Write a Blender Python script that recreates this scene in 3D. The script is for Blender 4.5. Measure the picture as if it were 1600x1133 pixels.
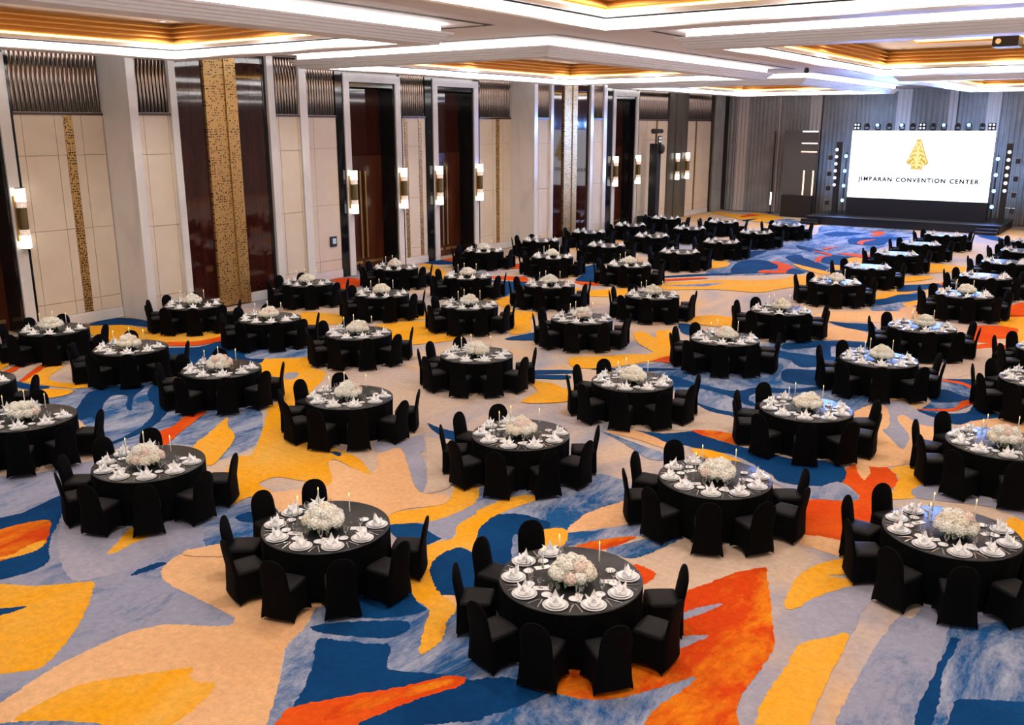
import bpy, math, random
from mathutils import Vector, Matrix
from mathutils.geometry import tessellate_polygon
random.seed(7)
PI = math.pi
sc = bpy.context.scene
for o in list(bpy.data.objects): bpy.data.objects.remove(o)
COL = sc.collection

# ---------------------------------------------------------------- camera
F, CX, CY, YH, H = 1440.0, 800.0, 566.5, 196.5, 6.5
PITCH = math.atan((CY - YH) / F)
YAW = math.atan((1857 - CX) * math.cos(PITCH) / F)
cam = bpy.data.objects.new('camera', bpy.data.cameras.new('camera'))
COL.objects.link(cam)
cam.data.sensor_fit = 'HORIZONTAL'
cam.data.sensor_width = 36
cam.data.lens = F / 1600 * 36
cam.data.clip_end = 300
cam.location = (0, 0, H)
cam.rotation_euler = (PI / 2 - PITCH, 0, YAW)
sc.camera = cam

# ---------------------------------------------------------------- world, exposure
AMBIENT = 0.20
DOWNLIGHT_W = 640
COVE = 7.0
w = bpy.data.worlds.new('world'); sc.world = w; w.use_nodes = True
w.node_tree.nodes['Background'].inputs[0].default_value = (1, .96, .92, 1)
w.node_tree.nodes['Background'].inputs[1].default_value = AMBIENT
sc.view_settings.view_transform = 'Standard'
sc.view_settings.look = 'None'
sc.view_settings.exposure = 0.12
sc.view_settings.gamma = 1.0
sc.view_settings.use_curve_mapping = False

# ---------------------------------------------------------------- pixel helpers (photograph 1600x1133)
_fh = Vector((-math.sin(YAW), math.cos(YAW), 0)); _r = Vector((math.cos(YAW), math.sin(YAW), 0)); _z = Vector((0, 0, 1))
_fw = _fh * math.cos(PITCH) - _z * math.sin(PITCH); _u = _fh * math.sin(PITCH) + _z * math.cos(PITCH)
CAMP = Vector((0, 0, H))
def floor_at(x, y, z=0.0):
    d = _fw * F + _r * (x - CX) - _u * (y - CY)
    return CAMP + d * ((z - H) / d.z)
def to_px(p):
    v = Vector(p) - CAMP; d = v.dot(_fw)
    return CX + F * v.dot(_r) / d, CY - F * v.dot(_u) / d, d

# ---------------------------------------------------------------- materials
def lin(c):
    return tuple(((v / 255) / 12.92 if v / 255 <= .04045 else ((v / 255 + .055) / 1.055) ** 2.4) for v in c) + (1,)
def mat(name, col, rough=.5, metal=0, spec=.5, emit=None, es=0):
    m = bpy.data.materials.new(name); m.use_nodes = True
    b = m.node_tree.nodes['Principled BSDF']
    b.inputs['Base Color'].default_value = tuple(col[:3]) + (1,)
    b.inputs['Roughness'].default_value = rough
    b.inputs['Metallic'].default_value = metal
    b.inputs['Specular IOR Level'].default_value = spec
    if emit:
        b.inputs['Emission Color'].default_value = tuple(emit[:3]) + (1,)
        b.inputs['Emission Strength'].default_value = es
    return m
def nodes_of(m): return m.node_tree.nodes, m.node_tree.links, m.node_tree.nodes['Principled BSDF']
def mix_noise(m, c1, c2, scale, lo=.4, hi=.6, stretch=(1, 1, 1), detail=4, rot=0, distort=0.0, bump=0, c3=None, scale3=1, lo3=.5, hi3=.6, nr=.5):
    N, L, b = nodes_of(m)
    tc = N.new('ShaderNodeTexCoord'); mp = N.new('ShaderNodeMapping')
    mp.inputs['Scale'].default_value = stretch; mp.inputs['Rotation'].default_value = (0, 0, rot)
    L.new(tc.outputs['Object'], mp.inputs['Vector'])
    n = N.new('ShaderNodeTexNoise'); n.inputs['Scale'].default_value = scale; n.inputs['Detail'].default_value = detail
    n.inputs['Distortion'].default_value = distort; n.inputs['Roughness'].default_value = nr
    L.new(mp.outputs[0], n.inputs['Vector'])
    cr = N.new('ShaderNodeValToRGB')
    cr.color_ramp.elements[0].position = lo; cr.color_ramp.elements[0].color = tuple(c1[:3]) + (1,)
    cr.color_ramp.elements[1].position = hi; cr.color_ramp.elements[1].color = tuple(c2[:3]) + (1,)
    L.new(n.outputs['Fac'], cr.inputs[0])
    out = cr.outputs[0]
    if c3:
        n3 = N.new('ShaderNodeTexNoise'); n3.inputs['Scale'].default_value = scale3; n3.inputs['Detail'].default_value = 3
        L.new(mp.outputs[0], n3.inputs['Vector'])
        r3 = N.new('ShaderNodeMapRange'); r3.inputs[1].default_value = lo3; r3.inputs[2].default_value = hi3
        L.new(n3.outputs['Fac'], r3.inputs[0])
        mx = N.new('ShaderNodeMix'); mx.data_type = 'RGBA'
        L.new(r3.outputs[0], mx.inputs[0]); L.new(out, mx.inputs[6]); mx.inputs[7].default_value = tuple(c3[:3]) + (1,)
        out = mx.outputs[2]
    if bump:   # tufted pile: fine grain in the yarn colour
        ng = N.new('ShaderNodeTexNoise'); ng.inputs['Scale'].default_value = 9; ng.inputs['Detail'].default_value = 8; ng.inputs['Roughness'].default_value = .8
        L.new(tc.outputs['Object'], ng.inputs['Vector'])
        rg = N.new('ShaderNodeMapRange'); rg.inputs[1].default_value = .3; rg.inputs[2].default_value = .7; rg.inputs[3].default_value = .80; rg.inputs[4].default_value = 1.14
        L.new(ng.outputs['Fac'], rg.inputs[0])
        mg = N.new('ShaderNodeMix'); mg.data_type = 'RGBA'; mg.blend_type = 'MULTIPLY'; mg.inputs[0].default_value = 1
        L.new(out, mg.inputs[6]); L.new(rg.outputs[0], mg.inputs[7]); out = mg.outputs[2]
    L.new(out, b.inputs['Base Color'])
    if bump:
        nb = N.new('ShaderNodeTexNoise'); nb.inputs['Scale'].default_value = 60; nb.inputs['Detail'].default_value = 2
        L.new(tc.outputs['Object'], nb.inputs['Vector'])
        bp = N.new('ShaderNodeBump'); bp.inputs['Strength'].default_value = bump; bp.inputs['Distance'].default_value = .01
        L.new(nb.outputs['Fac'], bp.inputs['Height']); L.new(bp.outputs[0], b.inputs['Normal'])
    return m
M = {}
SAND, LAV = lin((205, 180, 158)), lin((160, 158, 172))
PEACH, PEACH2 = lin((232, 184, 136)), lin((222, 170, 122))
MUST, MUST2 = lin((238, 164, 24)), lin((232, 178, 84))
ORA, ORA2 = lin((206, 66, 14)), lin((236, 150, 24))
BLUE, BLUE2 = lin((4, 52, 100)), lin((12, 72, 124))
MOT1, MOT2 = lin((28, 84, 138)), lin((158, 164, 184))
M['carpet'] = mix_noise(mat('carpet', SAND, .95, spec=.1), SAND, LAV, .35, .46, .62, (1, .5, 1), 4, .5, .6, .25, lin((226, 176, 110)), .25, .56, .66)
M['P'] = mix_noise(mat('carpet_peach', PEACH, .95, spec=.1), PEACH, PEACH2, .5, .35, .7, bump=.25)
M['S'] = mix_noise(mat('carpet_sand', SAND, .95, spec=.1), SAND, lin((196, 176, 164)), .5, .35, .7, (1, .5, 1), bump=.25)
M['Y'] = mix_noise(mat('carpet_mustard', MUST, .95, spec=.1), MUST, MUST2, .8, .40, .75, (1, .45, 1), 8, .9, .5, .25, nr=.65)
M['O'] = mix_noise(mat('carpet_orange', ORA, .95, spec=.1), ORA, ORA2, 1.0, .46, .68, (1, .5, 1), 10, -.5, .4, .25, nr=.74)
M['R'] = mix_noise(mat('carpet_red_orange', ORA, .95, spec=.1), lin((214, 72, 16)), lin((224, 92, 22)), 1.2, .4, .7, bump=.25)
M['B'] = mix_noise(mat('carpet_blue', BLUE, .95, spec=.1), BLUE, BLUE2, .6, .35, .75, bump=.25)
M['G'] = mix_noise(mat('carpet_lavender', LAV, .95, spec=.1), lin((166, 163, 178)), lin((140, 144, 164)), .8, .4, .7, (1, .5, 1), bump=.25)
M['M'] = mix_noise(mat('carpet_mottled_blue', MOT1, .95, spec=.1), MOT1, MOT2, .9, .42, .58, (1, .38, 1), 10, .6, .5, .25, nr=.80)
M['N'] = mix_noise(mat('carpet_mottled_slate', MOT2, .95, spec=.1), lin((150, 152, 172)), lin((38, 90, 140)), .8, .50, .68, (1, .4, 1), 10, .8, .4, .25, nr=.80)
M['ceiling'] = mat('ceiling_paint', (.74, .69, .68), .6)
M['frame'] = mat('coffer_white_paint', (.80, .78, .78), .45)
M['cove'] = mat('cove_band_glow', (.9, .9, .9), .6, emit=(1, .975, .96), es=COVE)  # wash of the hidden cove strips put into the band as glow
M['goldled'] = mat('gold_light_strip', (.9, .7, .3), .6, emit=(1, .62, .16), es=7)
M['gold'] = mat('gold_leaf_louver', lin((242, 188, 104)), .5, .1)
M['goldtop'] = mat('coffer_top_paint', (.74, .60, .46), .5)
M['slot'] = mat('dark_slot', (.03, .03, .035), .6)
M['cream'] = mix_noise(mat('cream_fabric_panel', (.76, .65, .53), .7), (.77, .67, .55), (.73, .62, .50), 1.5, .35, .7)
M['creamwall'] = mat('cream_wall', (.52, .43, .33), .7)
M['marble'] = mix_noise(mat('white_marble', (.8, .78, .77), .16), (.80, .78, .77), (.62, .60, .60), .9, .5, .8, (1, .4, .35), 8, .3, 1.2)
M['black'] = mix_noise(mat('black_marble', (.01, .01, .012), .07), (.008, .008, .010), (.03, .032, .034), 1.6, .55, .8, (1, 1, .4), 8, .3, 1.5)
M['mahog'] = mix_noise(mat('mahogany_gloss', (.035, .008, .006), .05, spec=.4), (.030, .006, .005), (.055, .014, .009), 2.2, .35, .7, (1, 1, .15), 5)
M['door'] = mix_noise(mat('door_veneer', (.06, .016, .008), .18), (.055, .013, .007), (.095, .028, .013), 2.4, .35, .7, (1, 1, .12), 5)
M['bronze'] = mat('fluted_bronze', (.115, .085, .072), .07, 1.0)
M['ledge'] = mat('ledge_wood', (.05, .014, .012), .3)
M['brass'] = mat('brass', (.52, .34, .13), .32, .8)
M['brassdark'] = mat('antique_brass', (.20, .145, .06), .4, .7)
M['silver'] = mat('polished_steel', (.75, .75, .76), .18, 1)
M['tablecloth'] = mat('black_tablecloth', (.0030, .0032, .0036), .8, spec=.06)
M['tabletop'] = mat('charcoal_table_cover', (.013, .014, .015), .34, spec=.4)
M['chair'] = mat('black_stretch_fabric', (.0030, .0030, .0034), .8, spec=.06)
M['seat'] = mat('black_stretch_sheen', (.010, .010, .011), .55, spec=.15)  # same cover fabric, its sheen painted in as a lighter colour
M['china'] = mat('white_china', (.92, .92, .92), .18)
M['charger'] = mat('grey_charger', (.70, .70, .71), .25)
M['linen'] = mat('white_linen', (.95, .95, .95), .8)
M['card'] = mat('white_card', (.85, .85, .84), .7)
M['ink'] = mat('card_print', (.12, .12, .12), .7)
M['petal'] = mat('cream_petals', (.94, .88, .74), .75)
M['petal2'] = mat('blush_petals', (.92, .76, .67), .75)
M['petal3'] = mat('white_petals', (.96, .94, .86), .75)
M['leaf'] = mat('green_leaves', (.05, .10, .03), .6)
M['wax'] = mat('candle_wax', (.9, .88, .80), .5)
M['flame'] = mat('candle_flame', (1, .8, .3), .5, emit=(1, .66, .16), es=3)
M['curtain'] = mix_noise(mat('grey_drape', (.2, .2, .21), .8), (.27, .275, .28), (.37, .375, .38), .7, .35, .7)
M['curtainw'] = mat('pale_drape', (.62, .58, .57), .8)
M['wallback'] = mat('back_wall_paint', (.1, .1, .1), .8)
M['screen'] = mat('screen_white', (.9, .95, 1), .5, emit=(.90, .96, 1.0), es=1.35)
M['screenblack'] = mat('screen_print', (.02, .02, .025), .9, spec=0)
M['screengold'] = mat('screen_gold', (.4, .28, .05), .9, emit=(.42, .29, .05), es=.9)
M['screengold2'] = mat('screen_pale_gold', (.6, .5, .2), .9, emit=(.80, .66, .26), es=.85)
M['gear'] = mat('black_gear', (.012, .012, .014), .45)
M['stage'] = mat('stage_deck', (.010, .011, .014), .35)
M['navy'] = mat('navy_skirt', (.006, .009, .02), .6)
M['bluelamp'] = mat('blue_lamp_lens', (.5, .7, 1), .3, emit=(.12, .34, 1.0), es=5)
M['whitelamp'] = mat('white_lamp_lens', (.8, .9, 1), .3, emit=(.80, .88, 1.0), es=.7)
M['orangeled'] = mat('orange_led', (1, .6, .4), .3, emit=(1.0, .42, .22), es=5)
M['paleled'] = mat('pale_led', (1, .9, .85), .3, emit=(1.0, .80, .72), es=3)
M['slate'] = mat('set_panel', (.10, .10, .10), .4)
M['sconcelit'] = mat('sconce_glow', (.9, .9, .85), .6, emit=(1, .93, .82), es=2.6)
M['sconcepat'] = mix_noise(mat('sconce_fretwork', (.7, .55, .45), .5, emit=(1, .8, .66), es=.5), (.85, .72, .6), (.35, .22, .14), 22, .45, .55)
_mb = M['mahog'].node_tree.nodes['Principled BSDF']; _mb.inputs['Coat Weight'].default_value = .45; _mb.inputs['Coat Roughness'].default_value = .02; _mb.inputs['Coat IOR'].default_value = 1.45
# glass
gm = bpy.data.materials.new('clear_glass'); gm.use_nodes = True
_n, _l = gm.node_tree.nodes, gm.node_tree.links
_n.remove(_n['Principled BSDF'])
_t = _n.new('ShaderNodeBsdfTransparent'); _g = _n.new('ShaderNodeBsdfGlossy'); _g.inputs['Roughness'].default_value = .05
_t.inputs[0].default_value = (.93, .94, .95, 1)
_lw = _n.new('ShaderNodeLayerWeight'); _lw.inputs[0].default_value = .45
_mx = _n.new('ShaderNodeMixShader'); _l.new(_lw.outputs['Facing'], _mx.inputs[0]); _l.new(_t.outputs[0], _mx.inputs[1]); _l.new(_g.outputs[0], _mx.inputs[2])
_l.new(_mx.outputs[0], _n['Material Output'].inputs[0])
M['glass'] = gm
# brass fretwork: pierced pattern
fm = mat('brass_fretwork', (.5, .34, .14), .35, .6)
N, L, b = nodes_of(fm)
tc = N.new('ShaderNodeTexCoord'); mp = N.new('ShaderNodeMapping'); mp.inputs['Scale'].default_value = (1, 13, 11)
L.new(tc.outputs['Object'], mp.inputs[0])
vo = N.new('ShaderNodeTexVoronoi'); vo.inputs['Scale'].default_value = 1.0; vo.inputs['Randomness'].default_value = .55
L.new(mp.outputs[0], vo.inputs['Vector'])
wv = N.new('ShaderNodeTexWave'); wv.inputs['Scale'].default_value = .35; wv.inputs['Distortion'].default_value = 3; wv.bands_direction = 'Z'
L.new(mp.outputs[0], wv.inputs['Vector'])
ad = N.new('ShaderNodeMath'); ad.operation = 'MULTIPLY_ADD'; ad.inputs[1].default_value = .22
L.new(wv.outputs['Fac'], ad.inputs[0]); L.new(vo.outputs['Distance'], ad.inputs[2])
cr = N.new('ShaderNodeValToRGB'); cr.color_ramp.elements[0].position = .40; cr.color_ramp.elements[0].color = (.035, .022, .010, 1)
cr.color_ramp.elements[1].position = .50; cr.color_ramp.elements[1].color = lin((196, 156, 98))
L.new(ad.outputs[0], cr.inputs[0]); L.new(cr.outputs[0], b.inputs['Base Color'])
M['fret'] = fm

# ---------------------------------------------------------------- mesh helpers
class MB:
    def __init__(s): s.v = []; s.f = []; s.mi = []
    def add(s, vs, fs, mi=0):
        o = len(s.v); s.v += [tuple(v) for v in vs]
        for f in fs: s.f.append(tuple(i + o for i in f)); s.mi.append(mi)
        return s
    def box(s, x0, x1, y0, y1, z0, z1, mi=0):
        return s.add([(x0, y0, z0), (x1, y0, z0), (x1, y1, z0), (x0, y1, z0), (x0, y0, z1), (x1, y0, z1), (x1, y1, z1), (x0, y1, z1)],
                     [(0, 3, 2, 1), (4, 5, 6, 7), (0, 1, 5, 4), (1, 2, 6, 5), (2, 3, 7, 6), (3, 0, 4, 7)], mi)
    def lathe(s, prof, n=20, c=(0, 0, 0), mi=0, cap0=True, cap1=True):
        vs = []; fs = []
        for r, z in prof:
            for k in range(n):
                a = 2 * PI * k / n; vs.append((c[0] + r * math.cos(a), c[1] + r * math.sin(a), c[2] + z))
        for i in range(len(prof) - 1):
            for k in range(n):
                k2 = (k + 1) % n; fs.append((i * n + k, i * n + k2, (i + 1) * n + k2, (i + 1) * n + k))
        if cap0 and prof[0][0] > 1e-4: fs.append(tuple(range(n))[::-1])
        if cap1 and prof[-1][0] > 1e-4: fs.append(tuple((len(prof) - 1) * n + k for k in range(n)))
        return s.add(vs, fs, mi)
    def tube(s, a, b_, r0, r1=None, n=8, mi=0):
        a = Vector(a); b_ = Vector(b_); d = (b_ - a).normalized(); r1 = r0 if r1 is None else r1
        t = Vector((0, 0, 1)) if abs(d.z) < .9 else Vector((1, 0, 0)); p = d.cross(t).normalized(); q = d.cross(p)
        vs = []
        for c, r in ((a, r0), (b_, r1)):
            for k in range(n):
                an = 2 * PI * k / n; vs.append(c + p * (r * math.cos(an)) + q * (r * math.sin(an)))
        fs = [(k, (k + 1) % n, n + (k + 1) % n, n + k) for k in range(n)] + [tuple(range(n))[::-1], tuple(range(n, 2 * n))]
        return s.add(vs, fs, mi)
    def mesh(s, name, mats, smooth=False):
        me = bpy.data.meshes.new(name); me.from_pydata(s.v, [], s.f)
        for m in (mats if isinstance(mats, (list, tuple)) else [mats]): me.materials.append(M[m])
        for p, i in zip(me.polygons, s.mi): p.material_index = i; p.use_smooth = smooth
        me.update(); return me
    def obj(s, name, mats, parent=None, loc=(0, 0, 0), smooth=False):
        return link(name, s.mesh(name, mats, smooth), parent, loc)
def link(name, me, parent=None, loc=(0, 0, 0), rz=0):
    o = bpy.data.objects.new(name, me); COL.objects.link(o); o.location = loc; o.rotation_euler = (0, 0, rz)
    if parent: o.parent = parent
    return o
def empty(name, loc=(0, 0, 0), rz=0):
    o = link(name, None, None, loc, rz); o.empty_display_size = .2; return o
def tag(o, label, cat, group=None, kind=None):
    o['label'] = label
    if cat: o['category'] = cat
    if group: o['group'] = group
    if kind: o['kind'] = kind
    return o
def struct(o): o['kind'] = 'structure'; return o
def box(name, x0, x1, y0, y1, z0, z1, m, parent=None):
    cx, cy, cz = (x0 + x1) / 2, (y0 + y1) / 2, (z0 + z1) / 2
    if parent: cx = cy = cz = 0
    return MB().box(x0 - cx, x1 - cx, y0 - cy, y1 - cy, z0 - cz, z1 - cz).obj(name, m, parent, (cx, cy, cz))

# ================================================================= FLOOR + CARPET PATTERN
floor = struct(MB().box(-31.2, 20, -4, 71.5, -.25, -.020).obj('floor', 'carpet'))
ZO = {1: (0, 780, 440 / 1412), 2: (360, 780, 440 / 1412), 3: (760, 780, 440 / 1412), 4: (1160, 780, 440 / 1412),
      5: (360, 520, 400 / 1511), 6: (1000, 520, 400 / 1511), 7: (1200, 380, 400 / 1511), 8: (0, 470, .25), 9: (0, 560, 400 / 1511),
      10: (680, 560, 420 / 1511), 11: (960, 660, .4), 12: (400, 480, 300 / 1511), 13: (620, 400, 300 / 1511), 14: (820, 400, 300 / 1511),
      15: (1020, 440, 300 / 1511), 16: (1240, 440, 360 / 1511), 17: (1040, 320, 240 / 1511), 18: (1220, 340, 200 / 1511),
      19: (1400, 340, 200 / 1511), 20: (480, 360, 300 / 1545), 21: (660, 330, 240 / 1511), 22: (860, 320, 240 / 1511), 24: (0, 0, 1)}
def q(z, *p): ox, oy, s = ZO[z]; return [(ox + a * s, oy + b * s) for a, b in p]
PAT = []
def pat(c, *parts): PAT.append((c, [p for part in parts for p in part]))
# -- large grounds first
pat('N', q(24, (-80, 745), (120, 765), (350, 770), (440, 790), (420, 870), (380, 1010), (250, 985), (150, 1040), (-80, 1120)))
pat('M', q(2, (430, 540), (560, 420), (900, 450), (1000, 550), (1160, 520), (1280, 460), (1500, 500), (1500, 1133), (150, 1180), (190, 1090), (245, 900), (290, 720)))
pat('M', q(10, (240, 830), (300, 700), (860, 640), (1080, 690), (1120, 800), (900, 850), (780, 930), (730, 980), (740, 1060), (560, 1180), (400, 1180), (380, 860)))
pat('M', q(8, (260, 610), (480, 545), (560, 530), (1010, 510), (1100, 660), (1370, 650), (1600, 640), (1640, 800), (1560, 920), (1300, 1000), (1230, 900), (1000, 900), (680, 920), (560, 800), (440, 700)))
pat('N', q(9, (-60, 700), (140, 690), (440, 620), (560, 600), (620, 700), (420, 880), (-60, 980)))
pat('M', q(6, (-160, 210), (200, 170), (430, 200), (720, 60), (1060, 50), (1160, 300), (1400, 390), (1260, 470), (1050, 500), (700, 500), (540, 490), (320, 410), (190, 330)))
pat('M', q(16, (-60, 400), (200, 385), (480, 390), (520, 430), (300, 560), (330, 760), (500, 800), (400, 880), (160, 830), (-60, 700)))
pat('M', q(17, (430, 640), (600, 560), (820, 440), (1150, 360), (1511, 330), (1511, 640), (1370, 665), (900, 690), (430, 690)))
pat('M', q(18, (-40, 300), (400, 200), (500, 90), (1000, 95), (1511, 140), (1511, 260), (1260, 330), (950, 430), (800, 560), (580, 640), (60, 540), (-40, 540)))
pat('M', q(16, (510, 130), (640, 100), (720, 90), (860, 60), (840, 200), (700, 200), (520, 190)))
pat('M', q(16, (900, 620), (1050, 640), (1190, 690), (1200, 780), (1080, 840), (830, 850), (900, 780)))
pat('N', q(4, (470, 1110), (540, 960), (600, 850), (700, 690), (790, 580), (850, 590), (950, 500), (1100, 480), (1412, 520), (1700, 560), (1700, 1250), (440, 1250)))
pat('M', q(2, (-120, 60), (60, 20), (240, 10), (300, 90), (150, 200), (0, 240), (-120, 250)))
# -- bottom left
pat('P', q(1, (-60, 1050), (0, 1015), (150, 915), (330, 805), (520, 715), (690, 650), (850, 622), (1000, 628), (1130, 630), (1170, 612), (1165, 580), (1050, 520), (900, 450), (820, 400), (808, 360), (850, 305), (960, 250), (1100, 222)),
    q(2, (40, 190), (250, 210), (430, 260), (560, 420), (470, 530), (430, 540), (370, 640), (290, 720), (255, 800), (245, 900), (220, 1000), (190, 1090), (150, 1180)), q(1, (1000, 1260), (-120, 1260), (-120, 1100)))
pat('Y', q(1, (75, 1105), (200, 1020), (400, 925), (600, 885), (800, 860), (958, 838), (950, 880), (985, 908), (1080, 918), (1020, 1000), (920, 1085), (800, 1150), (550, 1150), (330, 1112)))
pat('M', q(1, (-80, 1160), (0, 1122), (80, 1110), (330, 1108), (560, 1132), (700, 1200), (0, 1250)))
pat('Y', q(1, (-60, 440), (200, 430), (455, 408), (472, 430), (440, 530), (390, 630), (300, 750), (200, 842), (120, 855), (-60, 858)))
pat('B', q(1, (-30, 550), (60, 537), (132, 533), (60, 562), (-30, 580)))
pat('B', q(1, (-60, 112), (120, 60), (330, -30), (310, 80), (262, 170), (245, 250), (240, 310), (160, 355), (-60, 400)))
pat('O', q(1, (-60, 175), (100, 120), (235, 100), (255, 130), (235, 200), (200, 240), (100, 275), (-60, 312)))
pat('Y', q(1, (-60, 300), (60, 270), (150, 222), (228, 202), (195, 246), (100, 278), (-60, 312)))
pat('G', q(1, (290, 180), (340, 40), (480, 60), (700, 60), (900, 80), (985, 130), (940, 200), (800, 270), (660, 340), (480, 392), (370, 402), (305, 320)))
pat('Y', q(1, (535, 268), (600, 200), (640, 150), (720, 100), (800, 150), (740, 185), (660, 220), (580, 262)))
pat('B', q(1, (655, 380), (690, 350), (800, 310), (830, 320), (760, 350)))
# -- bottom middle
pat('B', q(2, (540, 560), (640, 440), (800, 440), (900, 455), (950, 520), (985, 550), (880, 580), (640, 590)))
pat('B', q(2, (410, 632), (560, 612), (870, 605), (900, 640), (800, 690), (600, 680), (440, 662)))
pat('B', q(2, (440, 700), (560, 705), (700, 720), (800, 725), (790, 800), (800, 850), (1000, 865), (1120, 882), (1190, 900), (1300, 890)),
    q(3, (20, 890), (120, 890), (220, 930), (310, 970), (150, 1040), (-20, 1100)), q(2, (1150, 1112), (1000, 1125), (700, 1150), (290, 1180), (310, 1040), (370, 940), (410, 840)))
pat('R', q(2, (225, 1160), (250, 1080), (300, 1040), (450, 1005), (620, 975), (800, 945), (950, 915), (1090, 880), (1180, 890), (1150, 930), (1000, 975), (850, 1030), (700, 1090), (540, 1160)))
pat('O', q(2, (460, 1100), (520, 1030), (700, 985), (900, 940), (1100, 895), (1120, 915), (950, 965), (800, 1010), (620, 1075)))
pat('B', q(2, (790, 130), (960, 118), (1000, 160), (1060, 190), (950, 240), (930, 270), (850, 200)))
pat('N', q(2, (970, 130), (1000, 95), (1180, 30), (1412, -40), (1250, 70), (1140, 150), (1110, 195), (1050, 190)))
pat('B', q(2, (20, 90), (80, 62), (250, 40), (300, 90), (200, 110), (80, 112)))
pat('B', q(2, (1000, 350), (1030, 290), (1150, 235), (1300, 330), (1300, 430), (1180, 482), (1060, 485), (1020, 420)))
pat('B', q(10, (215, 1070), (250, 950), (330, 880), (450, 868), (560, 890), (650, 930), (560, 1000), (440, 990), (420, 1150), (300, 1200), (200, 1160)))
pat('P', q(2, (1000, 480), (1170, 478), (1300, 445), (1320, 480), (1150, 535), (1050, 535)))
pat('Y', q(2, (900, 400), (930, 270), (1000, 225), (1120, 190), (1140, 130), (1230, 70)), q(10, (240, 850), (380, 790), (500, 765), (600, 775), (470, 825), (330, 885), (250, 950), (212, 1060)),
    q(2, (1130, 240), (1030, 290), (1000, 350), (1020, 420), (1060, 480), (1100, 500), (1130, 535), (1128, 560), (1085, 610), (1060, 700), (962, 772), (948, 745), (970, 640), (998, 550), (930, 500), (900, 440)))
pat('Y', q(5, (915, 1060), (1100, 1035), (1280, 990), (1330, 900), (1400, 880), (1465, 920), (1440, 1000), (1280, 1080), (1150, 1110), (940, 1122)))
# -- front table surroundings
pat('P', q(3, (400, 165), (430, 120), (520, 60), (640, 20), (760, 0), (790, 110), (560, 142), (450, 162)))
pat('M', q(3, (390, 172), (560, 150), (770, 115), (840, 170), (700, 185), (560, 202), (440, 228), (390, 225)))
pat('Y', q(3, (290, 150), (400, 150), (385, 235), (300, 230)))
pat('O', q(3, (450, 235), (540, 205), (680, 185), (752, 183), (700, 212), (600, 244), (540, 255)))
pat('M', q(3, (600, 250), (740, 210), (850, 185), (1010, 170), (900, 232), (780, 280), (700, 290)))
pat('P', q(3, (690, 300), (800, 270), (1000, 225), (1412, 170)), q(4, (130, 170), (300, 170), (470, 190), (560, 200), (560, 420), (700, 450), (800, 560), (700, 680), (600, 820), (540, 940), (475, 1080), (450, 1180), (0, 1200)),
    q(3, (1100, 1180), (1000, 1000), (790, 480), (850, 400), (760, 330)))
pat('O', q(3, (740, 1160), (840, 1050), (960, 960), (1050, 890), (930, 920), (800, 960), (650, 995), (500, 1000), (380, 975), (230, 930), (330, 800), (560, 800), (750, 760), (900, 720), (960, 640), (975, 520), (1000, 460), (1130, 410), (1260, 360), (1390, 338)),
    q(4, (118, 338), (135, 450), (150, 600), (155, 740), (110, 820), (50, 900)), q(3, (1280, 980), (1255, 1060), (1240, 1170)))
pat('N', q(3, (950, 610), (975, 570), (1060, 540), (1180, 520), (1100, 560), (1000, 597)))
pat('N', q(3, (925, 755), (900, 700), (1010, 680), (1115, 678), (1050, 712)))
pat('M', q(3, (-20, 1095), (150, 1040), (310, 970), (400, 985), (500, 1000), (650, 995), (800, 960), (930, 920), (1050, 888), (980, 955), (840, 1050), (730, 1170), (-20, 1180)))
pat('R', q(3, (740, 325), (800, 340), (850, 372), (800, 420), (770, 410)))
# -- right bottom
pat('R', q(11, (715, 330), (735, 300), (950, 298), (920, 250), (880, 220), (890, 190), (960, 150), (1030, 150), (1100, 205), (1100, 245), (1010, 295), (1010, 400), (930, 410), (905, 462), (860, 452), (790, 440), (725, 430)))
pat('P', q(6, (1285, 750), (1340, 770), (1360, 820), (1320, 865), (1280, 800)))
pat('Y', q(11, (1080, 180), (1150, 165), (1210, 175), (1225, 240), (1180, 290), (1080, 295), (1100, 245), (1110, 210)))
pat('Y', q(11, (880, 470), (905, 450), (930, 520), (900, 540)))
pat('Y', q(4, (218, 545), (225, 480), (290, 370), (400, 315), (520, 295), (580, 330), (520, 370), (430, 380), (540, 400), (570, 430), (380, 482), (300, 532)))
pat('G', q(4, (295, 540), (380, 485), (560, 430), (690, 450), (600, 560), (540, 670), (400, 690), (310, 715)))
pat('Y', q(4, (290, 720), (420, 690), (530, 670), (490, 780), (430, 900), (380, 1010), (300, 1170), (90, 1170), (85, 1050), (130, 960), (220, 830)))
pat('M', q(4, (1060, 600), (1150, 620), (1412, 600), (1700, 600), (1700, 1020), (1060, 1012), (1040, 1180), (840, 1180), (860, 1060), (960, 900), (1000, 760)))
pat('B', q(4, (860, 1150), (900, 1000), (980, 830), (1050, 690), (1090, 700), (1010, 860), (990, 1000), (930, 1150)))
pat('B', q(4, (1060, 1012), (1200, 1000), (1412, 1012), (1700, 1010), (1700, 1250), (1100, 1250)))
pat('Y', q(4, (1320, 110), (1412, 80), (1500, 120), (1480, 240), (1400, 210)))
pat('G', q(11, (1180, 290), (1200, 240), (1330, 260), (1500, 300), (1640, 330), (1640, 400), (1480, 330)))
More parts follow.
